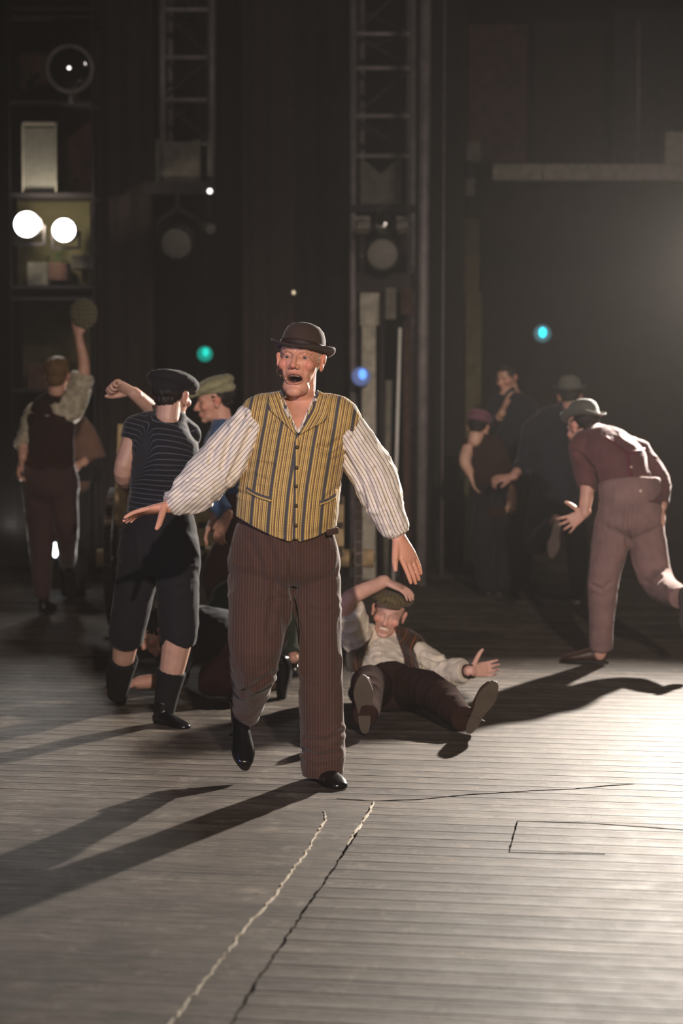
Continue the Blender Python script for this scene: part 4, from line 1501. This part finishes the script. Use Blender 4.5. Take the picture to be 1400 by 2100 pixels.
ribbon('board_joint', [(0, 1236), (100, 1239), (190, 1241)], .012, M['dust'], .0015, .001, 8)

# ------------------------------------------------------------------ back of the stage
BK = {
    'wall': plain('black_painted_wall', '1a1615', .85, var=.25, vscale=3),
    'drape': plain('brown_black_drape', '2c2220', .9, var=.2, vscale=6, bump=.4, bscale=20),
    'steel': plain('dull_grey_steel', '77706f', .55, metal=.3, var=.25, vscale=9),
    'darksteel': plain('blackened_steel', '2b2628', .6, metal=.3, var=.25, vscale=9),
    'ply': plain('grey_painted_plywood', '6b675c', .85, var=.25, vscale=14),
    'ply2': plain('pale_weathered_board', '9a9486', .8, var=.25, vscale=14),
    'lampbody': plain('grey_lamp_housing', '6d6a66', .45, metal=.4, var=.2, vscale=20),
    'chrome': plain('bright_reflector', 'c8c8c4', .15, metal=1, var=0, bump=0),
    'wood': plain('weathered_cart_wood', 'a08a68', .8, var=.3, vscale=18, bump=.5),
    'darkwood': plain('dark_cart_wood', '3a2f28', .75, var=.3, vscale=18, bump=.5),
    'rust': plain('rusty_brown_board', '4b342c', .85, var=.35, vscale=10),
    'olive': plain('olive_painted_board', '524c34', .85, var=.25, vscale=10),
    'leaf': plain('dusty_green_leaves', '3c4a26', .8, var=.4, vscale=30),
    'brass': plain('worn_brass_lamp', '8a7a5a', .4, metal=.6, var=.2),
    'panel': plain('grey_frosted_panel', '7a776e', .6, var=.12, vscale=20),
    'white': plain('white_conduit', 'd8d6cc', .5, var=.08),
}


def quadwall(name, x0, x1, Y, z0, z1, mat, th=.1, label=None, kind=None, cat=None):
    ob = obj(name, [boxp(((x0 + x1) / 2, Y + th / 2, (z0 + z1) / 2), ((x1 - x0) / 2, th / 2, (z1 - z0) / 2))], mat, smooth=False)
    return tag(ob, label, cat, kind=kind)


quadwall('wall_back', -8, 8, 22, 0, 8, BK['wall'], .2, 'black painted back wall of the stage', 'structure')


def drape(x0p, x1p, Y, y0p, label, mat, folds=9, amp=.03, group=None, top=-30):
    """a hanging black masking curtain with vertical folds, closed at the back"""
    a, b = P(x0p, y0p, Y), P(x1p, y0p, Y)
    x0, x1 = a[0], b[0]
    z1 = P(700, top, Y)[2] + .3
    n = folds * 10
    V = []
    for s_, off in ((0, 0), (1, .03)):
        for z in (.01, z1 * .35, z1 * .7, z1):
            for i in range(n + 1):
                t = i / n
                y = Y + off + amp * math.sin(t * folds * 2 * math.pi + .4 * math.sin(z * 1.3)) + amp * .4 * math.sin(t * folds * 4.7 + z * .5)
                V.append((x0 + (x1 - x0) * t, y, z))
    m_ = n + 1
    fs = []
    for s_ in (0, 1):
        o_ = s_ * 4 * m_
        for r in range(3):
            for i in range(n):
                q = (o_ + r * m_ + i, o_ + r * m_ + i + 1, o_ + (r + 1) * m_ + i + 1, o_ + (r + 1) * m_ + i)
                fs.append(q if s_ == 0 else q[::-1])
    K = 4 * m_
    for r in range(3):
        for i in (0, n):
            q = (r * m_ + i, (r + 1) * m_ + i, K + (r + 1) * m_ + i, K + r * m_ + i)
            fs.append(q if i == 0 else q[::-1])
    for i in range(n):
        fs.append((i, K + i, K + i + 1, i + 1))
        fs.append((3 * m_ + i, 3 * m_ + i + 1, K + 3 * m_ + i + 1, K + 3 * m_ + i))
    return tag(obj('stage_curtain', [(np.array(V), fs)], mat), label, 'curtain', group)


drape(203, 318, 16.2, 1200, 'dark brown masking curtain hanging between the lamp rack and the left truss', BK['drape'], 3, .02)
drape(500, 605, 15.9, 1200, 'dark brown masking curtain hanging behind the singing man', BK['drape'], 3, .02)
drape(606, 716, 16.8, 1200, 'black masking curtain beside the middle truss', BK['wall'], 3, .03)
drape(872, 950, 16.9, 1195, 'black masking curtain to the right of the tall grey pipe', BK['wall'], 3, .02)
drape(345, 498, 18.5, 1150, 'black masking curtain far behind the left truss', BK['wall'], 5, .04)


def bx(px0, py0, px1, py1, Y, th=.05, A=None):
    a, b = P(px0, py0, Y), P(px1, py1, Y)
    z0, z1 = min(a[2], b[2]), max(a[2], b[2])
    return boxp(((a[0] + b[0]) / 2, Y + th / 2, (z0 + z1) / 2), (abs(b[0] - a[0]) / 2, th / 2, (z1 - z0) / 2))


def pipe(px0, py0, px1, py1, Y, r, Y1=None):
    return cyl(P(px0, py0, Y), P(px1, py1, Y1 or Y), r, 16)


def gz(Y):     # photo row of the floor at distance Y
    return proj(np.array([[0, Y, 0]]))[0][1]


# --- truss towers
def truss(xl, xr, xb, top, bot, Y, label, r=.03, cross=((0, 'x'),), bays=()):
    t = empty('truss_tower', (P((xl + xr) / 2, bot, Y)[0], Y + .2, P(700, bot, Y)[2]), label, 'truss')
    for (x, yy, rr) in ((xl, Y, r), (xr, Y, r), (xl + xb, Y + .45, r * .9), (xr - xb * .4, Y + .45, r * .9)):
        obj('chord', [cyl(P(x, top, yy), P(x, bot, yy), rr)], BK['steel'], t)
    ys = list(bays)
    for i in range(len(ys) - 1):
        a, b = ys[i], ys[i + 1]
        obj('rung', [bar(P(xl, b, Y), P(xr, b, Y), .03)], BK['steel'], t, smooth=False)
        if i % 2 == 0:
            obj('brace', [bar(P(xl, b, Y), P(xr, a, Y), .022)], BK['darksteel'], t, smooth=False)
        else:
            obj('brace', [bar(P(xl, a, Y), P(xr, b, Y), .022)], BK['darksteel'], t, smooth=False)
        obj('brace', [bar(P(xl, (a + b) / 2, Y + .45), P(xr, a if i % 2 else b, Y + .45), .022)], BK['darksteel'], t, smooth=False)
    return t


def plate_V(px0, px1, ytop, ydip, ybot, Y, th=.02):
    """plywood plate with a pointed notch in its top edge"""
    pts = [(px0, ytop), (px0 + (px1 - px0) * .22, ytop + (ydip - ytop) * .4), ((px0 + px1) / 2, ydip), (px1 - (px1 - px0) * .2, ytop + (ydip - ytop) * .3), (px1, ytop), (px1, ybot), (px0, ybot)]
    W = [P(x, y, Y) for x, y in pts]
    n = len(W)
    V = np.array(W + [w_ + np.array([0, th, 0]) for w_ in W])
    return V, [tuple(reversed(range(n))), tuple(range(n, 2 * n))] + [(k, (k + 1) % n, n + (k + 1) % n, n + k) for k in range(n)]


tl = truss(332, 433, 16, -40, 392, 16.3, 'dark lattice truss tower hanging at the left, with a plywood plate at its foot', .034, bays=(-40, 20, 118, 205, 295))
obj('gusset_plate', [plate_V(318, 410, 285, 300, 375, 16.27)], BK['ply'], tl, smooth=False)
obj('foot_plate', [bx(295, 372, 440, 398, 16.15, .3)], BK['darksteel'], tl, smooth=False)
tm = truss(724, 846, 18, -40, gz(16.0) - 2, 16.0, 'tall lattice truss tower in the middle standing on the floor', .03, bays=(-40, 70, 140, 238, 320))
obj('gusset_plate', [plate_V(740, 822, 325, 356, 418, 15.97)], BK['ply'], tm, smooth=False)
obj('crossbar', [bx(716, 420, 852, 434, 15.95, .25)], BK['darksteel'], tm, smooth=False)
obj('crossbar', [bx(730, 560, 850, 598, 15.97, .2)], BK['darksteel'], tm, smooth=False)
obj('base_plate', [bx(716, 1150, 856, gz(15.9), 15.9, .5)], BK['darksteel'], tm, smooth=False)


def spotlight(x, y, Y, rad, dirn, label, lens=None, tilt=0, hood=True, bodym=None, size=1.0, cat='stage light', yoke=True, hang=.15):
    """a theatre spotlight: housing, lens, yoke; pointing along dirn"""
    c = P(x, y, Y)
    t = empty('stage_light', c, label, cat)
    d = nv(dirn)
    s = nv(np.cross(d, (0, 0, 1)))
    u_ = np.cross(s, d)
    r = rad / F * Y
    bm_ = bodym or BK['lampbody']
    body = tube([c - d * r * 2.6, c - d * r * 2.1, c - d * r * 1.2, c - d * r * .1, c], [r * .45, r * .8, r * .95, r, r * 1.04], side=s, n=28, cap='flat', sub=3)
    obj('housing', [body], bm_, t)
    ring = tube([c, c + d * r * .12], [r * 1.1, r * 1.1], side=s, n=28, cap='flat', sub=1)
    obj('lens_rim', [ring], BK['darksteel'], t)
    obj('lens', [ell(c + d * r * .12, (r * .92, r * .92, r * .22), np.stack([s, u_, d], 1), n=28, m=12)], lens or BK['panel'], t)
    if yoke:
        pts = [c + s * r * 1.25 - d * r, c + s * r * 1.25 - d * r + u_ * r * 1.2, c - d * r + u_ * r * 2.0, c - s * r * 1.25 - d * r + u_ * r * 1.2, c - s * r * 1.25 - d * r]
        obj('yoke', [bar(pts[i], pts[i + 1], r * .12, r * .3, side=d) for i in range(4)], BK['darksteel'], t, smooth=False)
        top_ = c - d * r + u_ * r * 2.0
        obj('hanger', [bar(top_, top_ + np.array([0, 0, hang]), .03)], BK['darksteel'], t, smooth=False)
    return t


spotlight(362, 500, 15.9, 34, (-.1, -1, -.25), 'large grey stage lamp hanging under the left truss', bodym=BK['lampbody'])
spotlight(432, 470, 15.9, 12, (.6, -1, -.3), 'small dark stage lamp at the right of the large one under the left truss')
spotlight(784, 522, 15.7, 34, (-.05, -1, -.1), 'large round grey stage lamp clamped below the middle truss plate', hang=.01)
c = P(787, 452, 15.75)
cl = empty('stage_light', c, 'chrome clip lamp catching the light on the middle truss crossbar', 'stage light')
obj('reflector', [tube([c + [-.02, .06, .09], c + [-.01, 0, .03], c + [0, -.05, -.05]], [.03, .05, .085], n=24)], BK['chrome'], cl)
obj('clamp', [boxp(c + [0, .08, .1], (.03, .03, .04))], BK['darksteel'], cl, smooth=False)
for dx, lab in ((-42, 'left'), (38, 'right')):
    c = P(787 + dx, 462, 15.8)
    t = empty('stage_light', c, 'pale shutter lamp on the %s side of the chrome clip lamp' % lab, 'stage light')
    sg = 1 if dx > 0 else -1
    obj('housing', [boxp(c, (.055, .06, .05))], BK['lampbody'], t, smooth=False, bevel=.01)
    obj('barn_door', [boxp(c + [sg * .01, -.1, .05], (.06, .04, .004), frame((0, 1, .4), (0, 0, 1)))], BK['ply2'], t, smooth=False)
    obj('barn_door', [boxp(c + [sg * .01, -.1, -.05], (.05, .04, .004), frame((0, 1, -.6), (0, 0, 1)))], BK['ply2'], t, smooth=False)

# --- boards, tubes and pipes under the middle tower
def thing1(name, prims, mat, label, cat, smooth=False, bevel=0):
    return tag(obj(name, prims, mat, smooth=smooth, bevel=bevel), label, cat)


thing1('tall_board', [bx(738, 600, 778, 668, 15.75, .04), bx(742, 668, 770, gz(15.75), 15.76, .04)], BK['ply2'], 'pale tall board leaning upright inside the middle truss', 'board', bevel=.004)
thing1('cable_box', [bx(790, 590, 812, 655, 15.87, .1)], BK['ply'], 'grey cable box below the round lamp of the middle truss', 'box', bevel=.008)
thing1('cable_box', [bx(822, 590, 846, 645, 15.89, .08)], BK['rust'], 'rusty brown box to the right of the grey cable box', 'box', bevel=.008)
thing1('conduit', [pipe(820, 672, 806, gz(15.6), 15.6, .012)], BK['white'], 'thin bright white tube running down the middle truss', 'tube', True)
thing1('cable', [pipe(784, 600, 782, gz(15.65), 15.65, .018)], BK['darksteel'], 'black cable hanging beside the pale board', 'cable', True)
thing1('conduit', [pipe(797, 780, 790, gz(15.7), 15.7, .026)], BK['ply'], 'grey tube between the black cable and the white tube', 'tube', True)
thing1('conduit', [pipe(835, 660, 832, gz(15.7), 15.7, .03)], BK['rust'], 'rusty brown upright tube right of the white tube', 'tube', True)
thing1('tall_pipe', [pipe(873, -40, 863, gz(15.3), 15.3, .043)], BK['steel'], 'tall grey pipe rising the full height right of the middle truss', 'pipe', True)
thing1('cable', [pipe(912, -40, 905, gz(16), 16.0, .009)], BK['steel'], 'thin bluish cable hanging right of the tall grey pipe', 'cable', True)
thing1('tall_board', [bx(952, 448, 982, 600, 17.5, .06), bx(955, 600, 985, gz(17.5), 17.5, .05)], BK['olive'], 'olive upright board standing left of the shadowy group', 'board', bevel=.004)
lb = empty('lamp_bracket', P(966, 448, 17.5), 'small grey bracket above the olive board', 'bracket')
obj('plate', [bx(955, 366, 973, 402, 17.48, .05)], BK['ply'], lb, smooth=False)
obj('plate', [bx(957, 290, 985, 330, 17.48, .05)], BK['ply'], lb, smooth=False)
obj('post', [bx(962, 292, 968, 450, 17.53, .03)], BK['darksteel'], lb, smooth=False)
thing1('beam', [bx(1010, 336, 1520, 370, 17.8, .2)], BK['ply2'], 'long pale horizontal beam at the upper right', 'beam', bevel=.006)
thing1('wall_flat', [bx(960, 50, 1080, 332, 18.6, .1)], BK['rust'], 'dim rusty flat above the beam, left of the others', 'flat')
thing1('wall_flat', [bx(1095, 40, 1235, 332, 18.9, .1)], BK['drape'], 'dim brown flat above the beam, in the middle', 'flat')
thing1('wall_flat', [bx(1260, 20, 1520, 332, 19.2, .1)], BK['darksteel'], 'dim grey flat above the beam at the right edge', 'flat')
thing1('pipe', [pipe(1309, 40, 1308, 337, 17.9, .018)], BK['steel'], 'thin upright pipe rising from the pale beam', 'pipe', True)
thing1('pipe', [pipe(1348, 170, 1345, 337, 17.93, .02)], BK['darksteel'], 'dark upright pipe beside the pale control box', 'pipe', True)
thing1('control_box', [bx(1364, 270, 1440, 336, 17.82, .16)], BK['ply2'], 'pale control box standing on the beam at the right edge', 'box', bevel=.01)
thing1('wall_flat', [bx(990, 372, 1520, gz(19.5), 19.5, .1)], BK['drape'], 'large dim brown flat closing the back right of the stage', 'flat')

# --- coloured lamps
EM = {
    'white': emis('lit_white_lens', (1, .96, 1, 1), 22),
    'teal': emis('teal_lens', (0.0, .75, .6, 1), 1.1),
    'cyan': emis('cyan_lens', (.02, .75, .95, 1), 2.6),
    'blue': emis('blue_lens', (.12, .35, 1, 1), 1.6),
    'floorl': emis('floor_lamp_lens', (.75, .9, 1, 1), 14),
    'warm': emis('small_warm_bulb', (1, .8, .5, 1), 1.5),
    'led': emis('small_status_light', (1, .95, .9, 1), 3),
}


def glow_lamp(x, y, Y, rad, lens, glass, label, off=(0, 0), cable=None):
    c = P(x, y, Y)
    r = rad / F * Y
    t = empty('coloured_lamp', c, label, 'lamp')
    obj('housing', [tube([c + [0, r * 1.8, r * .3], c + [0, r * .8, .0], c + [0, r * .1, 0]], [r * .5, r * .9, r], n=24, cap='flat')], BK['lampbody'], t)
    obj('glass', [ell(c, (r * .98, r * .3, r * .98), n=26, m=12)], glass, t)
    obj('bulb', [ell(c + np.array([off[0] * r, -r * .22, off[1] * r]), (r * .42, r * .2, r * .55), n=18, m=10)], lens, t)
    if cable:
        obj('cable', [pipe(x, cable, x, y - rad * .8, Y + r * .6, .006)], BK['darksteel'], t)
    return t


def glass(name, col, e):
    m_, nt, b = mat_new(name)
    b.inputs['Base Color'].default_value = srgb(col)
    b.inputs['Roughness'].default_value = .25
    b.inputs['Emission Color'].default_value = srgb(col)
    b.inputs['Emission Strength'].default_value = e
    return m_


glow_lamp(1112, 684, 17.55, 18, EM['cyan'], glass('pale_cyan_glass', '5f8d98', .35), 'small glowing cyan lamp hanging above the shadowy group', (0, .1), 350)
glow_lamp(420, 726, 16.45, 16, EM['teal'], glass('teal_glass', '0f9c8c', .6), 'small teal lamp glowing above the sage cap', (.1, .2), 390)
glow_lamp(740, 772, 15.6, 20, EM['blue'], glass('dim_blue_glass', '5d6c9c', .5), 'blue glowing lamp beside the singing man at shoulder height', (.15, .2))
glow_lamp(602, 600, 15.82, 6, EM['warm'], BK['panel'], 'tiny warm bulb above the bowler hat')
c = P(430, 392, 16.14)
thing1('status_light', [ell(c, .02, n=12, m=8)], EM['led'], 'tiny bright status light at the foot of the left truss', 'light', True)

# --- the lamp rack at far left
YR = 15.4
rk = empty('lamp_rack', (P(105, 1200, YR)[0], YR + .2, 0), 'tall dark metal rack with shelves at far left, carrying lamps', 'rack')
for x in (22, 192):
    for yy in (YR, YR + .55):
        obj('post', [bx(x - 7, -40, x + 7, gz(yy), yy, .06)], BK['darksteel'], rk, smooth=False)
for y in (18, 34, 208, 398, 588, 612, 800, 975):
    obj('shelf', [bx(22, y - 3, 192, y + 4, YR + .02, .55)], BK['darksteel'], rk, smooth=False)
obj('back_panel', [bx(40, 30, 160, 205, YR + .5, .03)], BK['rust'], rk, smooth=False)
obj('back_panel', [bx(120, 210, 186, 395, YR + .5, .03)], BK['rust'], rk, smooth=False)
obj('back_panel', [bx(35, 405, 186, 585, YR + .5, .03)], BK['olive'], rk, smooth=False)
obj('back_panel', [bx(45, 620, 186, 798, YR + .5, .03)], BK['olive'], rk, smooth=False)
c = P(143, 141, YR - .1)
t = empty('stage_light', c, 'big round unlit stage lamp with thin metal rim on the top rack shelf', 'stage light')
r = 45 / F * YR
obj('housing', [tube([c + [0, .3, 0], c + [0, .2, 0], c + [0, .02, 0]], [r * .6, r * .9, r], n=36, cap='flat')], BK['wall'], t)
th = np.linspace(0, 2 * math.pi, 48, endpoint=False)
rp = []
for k in range(48):
    a0, a1 = th[k], th[(k + 1) % 48]
    rp.append(bar(c + [math.cos(a0) * r, 0, math.sin(a0) * r], c + [math.cos(a1) * r, 0, math.sin(a1) * r], .014, .03, side=(0, 1, 0)))
obj('lens_rim', rp, BK['steel'], t, smooth=False)
obj('lens', [ell(c + [0, .02, 0], (r * .95, .05, r * .95), n=36, m=14)], plain('black_glass', '050506', .08, spec=.8, var=0, bump=0), t)
obj('bulb', [ell(c + [.0, -.04, 0], .013, n=10, m=8)], EM['led'], t)
obj('stand', [bar(c + [0, .05, -r], c + [0, .05, -r - .08], .03)], BK['steel'], t, smooth=False)
c = P(79, 320, YR + .05)
t = empty('light_panel', P(79, 392, YR + .05), 'grey frosted rectangular panel standing on the second shelf of the rack', 'panel')
obj('diffuser', [bx(47, 262, 113, 392, YR + .05, .03)], BK['panel'], t, smooth=False)
obj('frame', [bx(44, 250, 116, 256, YR + .02, .06), bx(44, 250, 48, 393, YR + .02, .06), bx(112, 250, 116, 393, YR + .02, .06)], BK['ply2'], t, smooth=False)
for x, y, rad, lab in ((55, 460, 25, 'blinding white stage lamp on the rack, left one'), (131, 472, 22.5, 'blinding white stage lamp on the rack, right of the two')):
    c = P(x, y, YR - .15)
    r = rad / F * YR
    t = empty('stage_light', c, lab, 'stage light')
    obj('housing', [tube([c + [0, .32, 0], c + [0, .22, 0], c + [0, .03, 0]], [r * .6, r * .95, r * 1.08], n=30, cap='flat')], BK['lampbody'], t)
    obj('lens', [ell(c, (r, .03, r), n=32, m=14)], EM['white'], t)
    obj('yoke', [bar(c + [-r * 1.2, .12, 0], c + [-r * 1.2, .12, -r * 1.5], .02), bar(c + [r * 1.2, .12, 0], c + [r * 1.2, .12, -r * 1.5], .02), bar(c + [-r * 1.2, .12, -r * 1.5], c + [r * 1.2, .12, -r * 1.5], .02)], BK['darksteel'], t, smooth=False)
for x, y, h_, lab, mt in ((75, 545, 50, 'dusty box on the rack under the left white lamp', 'ply'), (118, 540, 40, 'rusty tin on the rack under the right white lamp', 'rust'),
                          (75, 760, 60, 'dark crate low on the rack behind the waving man', 'rust'), (165, 520, 30, 'small grey tin at the right end of the lamp shelf', 'ply')):
    thing1('storage_box', [bx(x - 20, y - h_ / 2 + 18, x + 20, y + h_ / 2 + 16, YR + .15, .25)], BK[mt], lab, 'box', bevel=.01)


def sprig(x, y, lab, n=26, sp=20):
    rr = random.Random(int(x * 7 + y))
    pr = []
    for k in range(n):
        c_ = P(x + rr.uniform(-sp, sp), y + rr.uniform(-sp, sp), YR + .3 + rr.uniform(-.08, .08))
        A = frame((rr.uniform(-1, 1), rr.uniform(-1, .2), rr.uniform(-.3, 1)), (rr.uniform(-.3, .3), .2, 1))
        pr.append(ell(c_, (.014, .028, .003), A, n=8, m=5))
    c0 = P(x, y + sp * 1.4, YR + .3)
    for k in range(6):
        pr.append(cyl(c0, c0 + np.array([rr.uniform(-.06, .06), rr.uniform(-.04, .04), sp * 2.2 / F * YR]), .003, 6))
    return thing1('dried_foliage', pr, BK['leaf'], lab, 'plant', True)


sprig(62, 165, 'bunch of dusty green leaves on the top shelf of the rack')
sprig(140, 372, 'bunch of dusty green leaves beside the frosted panel')
sprig(112, 535, 'bunch of dusty green leaves below the two white lamps')
sprig(128, 640, 'bunch of dusty green leaves on the shelf behind the waved cap')
for x, y, lab in ((113, 1128, 'small bright floor lamp shining between the legs at far left, left of the pair'), (160, 1112, 'small bright floor lamp shining between the legs at far left, right of the pair')):
    c = P(x, y, 15.0)
    t = empty('floor_light', (c[0], 15.05, 0), lab, 'floor light')
    obj('housing', [boxp(c + [0, .09, 0], (.05, .06, .075))], BK['darksteel'], t, smooth=False)
    obj('lens', [ell(c, (.022, .03, .055), n=14, m=10)], EM['floorl'], t)
    obj('stand', [cyl((c[0], 15.1, 0), c + [0, .1, -.06], .012), boxp((c[0], 15.1, .01), (.07, .07, .01))], BK['darksteel'], t, smooth=False)

# --- the handcart
Yc = 12.6
ct = empty('handcart', (P(470, 1290, Yc)[0], Yc, 0), 'old wooden handcart with slatted bed and spoked wheels behind the boy in the jersey', 'cart')
for xc, nm in ((228, 'wheel'), (735, 'wheel')):
    hub = P(xc, 0, Yc)
    hub = np.array([hub[0], Yc, .46])
    n = 40
    rim = []
    for k in range(n):
        a0, a1 = 2 * math.pi * k / n, 2 * math.pi * (k + 1) / n
        rim.append(bar(hub + [0, math.cos(a0) * .435, math.sin(a0) * .435], hub + [0, math.cos(a1) * .435, math.sin(a1) * .435], .045, .05, side=(1, 0, 0)))
    w_ = obj('wheel', rim, BK['darkwood'], ct, smooth=False)
    obj('tyre', [bar(hub + [0, math.cos(2 * math.pi * k / n) * .455, math.sin(2 * math.pi * k / n) * .455], hub + [0, math.cos(2 * math.pi * (k + 1) / n) * .455, math.sin(2 * math.pi * (k + 1) / n) * .455], .05, .01, side=(1, 0, 0)) for k in range(n)], BK['steel'], w_, smooth=False)
    obj('hub', [cyl(hub - [.12, 0, 0], hub + [.1, 0, 0], .06)], BK['wood'], w_)
    for k in range(10):
        a0 = 2 * math.pi * k / 10
        obj('spoke', [bar(hub, hub + [0, math.cos(a0) * .42, math.sin(a0) * .42], .03, .035)], BK['darkwood'], w_, smooth=False)
x0, x1 = P(262, 0, Yc)[0], P(705, 0, Yc)[0]
obj('axle', [bar((x0 - .2, Yc, .46), (x1 + .2, Yc, .46), .05)], BK['darkwood'], ct, smooth=False)
for k in range(5):
    yy = Yc - .32 + k * .16
    obj('bed_board', [bar((x0, yy, .54), (x1, yy, .54), .145, .03, side=(0, 1, 0))], BK['wood'], ct, smooth=False, bevel=.004)
for z_ in (.63, .78):
    obj('side_board', [boxp(((x0 + x1) / 2, Yc - .42, z_), ((x1 - x0) / 2, .012, .055))], BK['wood'], ct, smooth=False, bevel=.004)
    obj('side_board', [boxp(((x0 + x1) / 2, Yc + .42, z_), ((x1 - x0) / 2, .012, .055))], BK['wood'], ct, smooth=False, bevel=.004)
for t_ in (.02, .35, .66, .98):
    x_ = x0 + (x1 - x0) * t_
    obj('stake', [boxp((x_, Yc - .4, .68), (.022, .02, .17))], BK['darkwood'], ct, smooth=False)
    obj('stake', [boxp((x_, Yc + .4, .68), (.022, .02, .17))], BK['darkwood'], ct, smooth=False)
obj('tail_board', [bar(P(254, 870, Yc - .5), P(247, 1078, Yc - .5), .075, .03, side=(1, 0, 0)), ], BK['wood'], ct, smooth=False, bevel=.006)
obj('tail_board', [bx(236, 984, 266, 1060, Yc - .46, .03)], BK['wood'], ct, smooth=False, bevel=.006)
c = np.array([(x0 + x1) / 2, Yc, .555])
thing1('crate', [boxp(P(475, 1030, Yc - .1) + [0, 0, 0], (.05, .05, .12)), boxp(P(452, 1042, Yc - .1), (.1, .04, .02))], BK['wood'], 'small pale wooden bracket standing on the cart bed near the hanging hand', 'bracket', bevel=.004)
# ------------------------------------------------------------------ light
SC.view_settings.view_transform = 'Standard'
SC.view_settings.look = 'None'
SC.view_settings.gamma = 1
SC.view_settings.use_curve_mapping = False
SC.view_settings.exposure = 0.0
w = bpy.data.worlds.new('world')
SC.world = w
w.use_nodes = True
w.node_tree.nodes['Background'].inputs[0].default_value = (.55, .5, .6, 1)
w.node_tree.nodes['Background'].inputs[1].default_value = .004


def spot(name, loc, target, power, col, size=30, blend=.4, rad=.08):
    l = bpy.data.lights.new(name, 'SPOT')
    l.energy = power
    l.color = col
    l.spot_size = math.radians(size)
    l.spot_blend = blend
    l.shadow_soft_size = rad
    o_ = bpy.data.objects.new(name, l)
    COL.objects.link(o_)
    o_.location = loc
    o_.rotation_euler = (Vector(target) - Vector(loc)).to_track_quat('-Z', 'Y').to_euler()
    return o_


spot('back_side_light', (2.85, 13.2, 2.5), (-.2, 6.2, .9), 6300, (1, .9, .79), 74, 1.0, .06)
spot('front_left_light', (-4.4, 1.1, 3.0), (.9, 9.0, .6), 220, (1, .95, .88), 52, .5, .06)
spot('front_key_light', (1.7, -6.5, 5.2), (0.75, 8.7, .9), 7600, (1, .83, .72), 22, .8, .10)
spot('blue_side_light', (-3.6, 4.6, 2.4), (-.3, 7.8, 1.3), 160, (.25, .35, 1), 40, .6, .08)
spot('left_rack_light', tuple(P(55, 460, 15.0)), (.3, 7.5, .2), 40, (1, .9, .84), 90, .5, .08)
spot('left_rack_light', tuple(P(131, 472, 15.0)), (-1.8, 10.5, .2), 70, (1, .95, .9), 70, .5, .08)
spot('set_wash_light', (2.5, 8.5, 7.2), (-.2, 17, 2.4), 380, (1, .86, .82), 70, .8, .4)

spot('added_rim_light', (-2.5, 14.7, .5), (-2.1, 13.2, .95), 260, (1, .94, .88), 50, .5, .03)  # added low spots edging the waving man, set apart from the floor lamps
spot('added_rim_light', (-1.45, 14.7, .5), (-1.85, 13.2, .95), 260, (1, .94, .88), 50, .5, .03)  # second added rim spot, on his other side
pl = bpy.data.lights.new('added_rack_glow', 'POINT')  # added point light, brightens the rack around the two white lamps
pl.energy, pl.color, pl.shadow_soft_size = 16, (1, .9, .7), .04
po = bpy.data.objects.new('added_rack_glow', pl)
COL.objects.link(po)
po.location = tuple(P(92, 455, 15.28))

# thin stage haze hanging in the whole space
vs = N_(w.node_tree, 'ShaderNodeVolumeScatter', Density=.001, Anisotropy=.35)
vs.inputs['Color'].default_value = (1, .95, .92, 1)
w.node_tree.links.new(vs.outputs[0], w.node_tree.nodes['World Output'].inputs['Volume'])
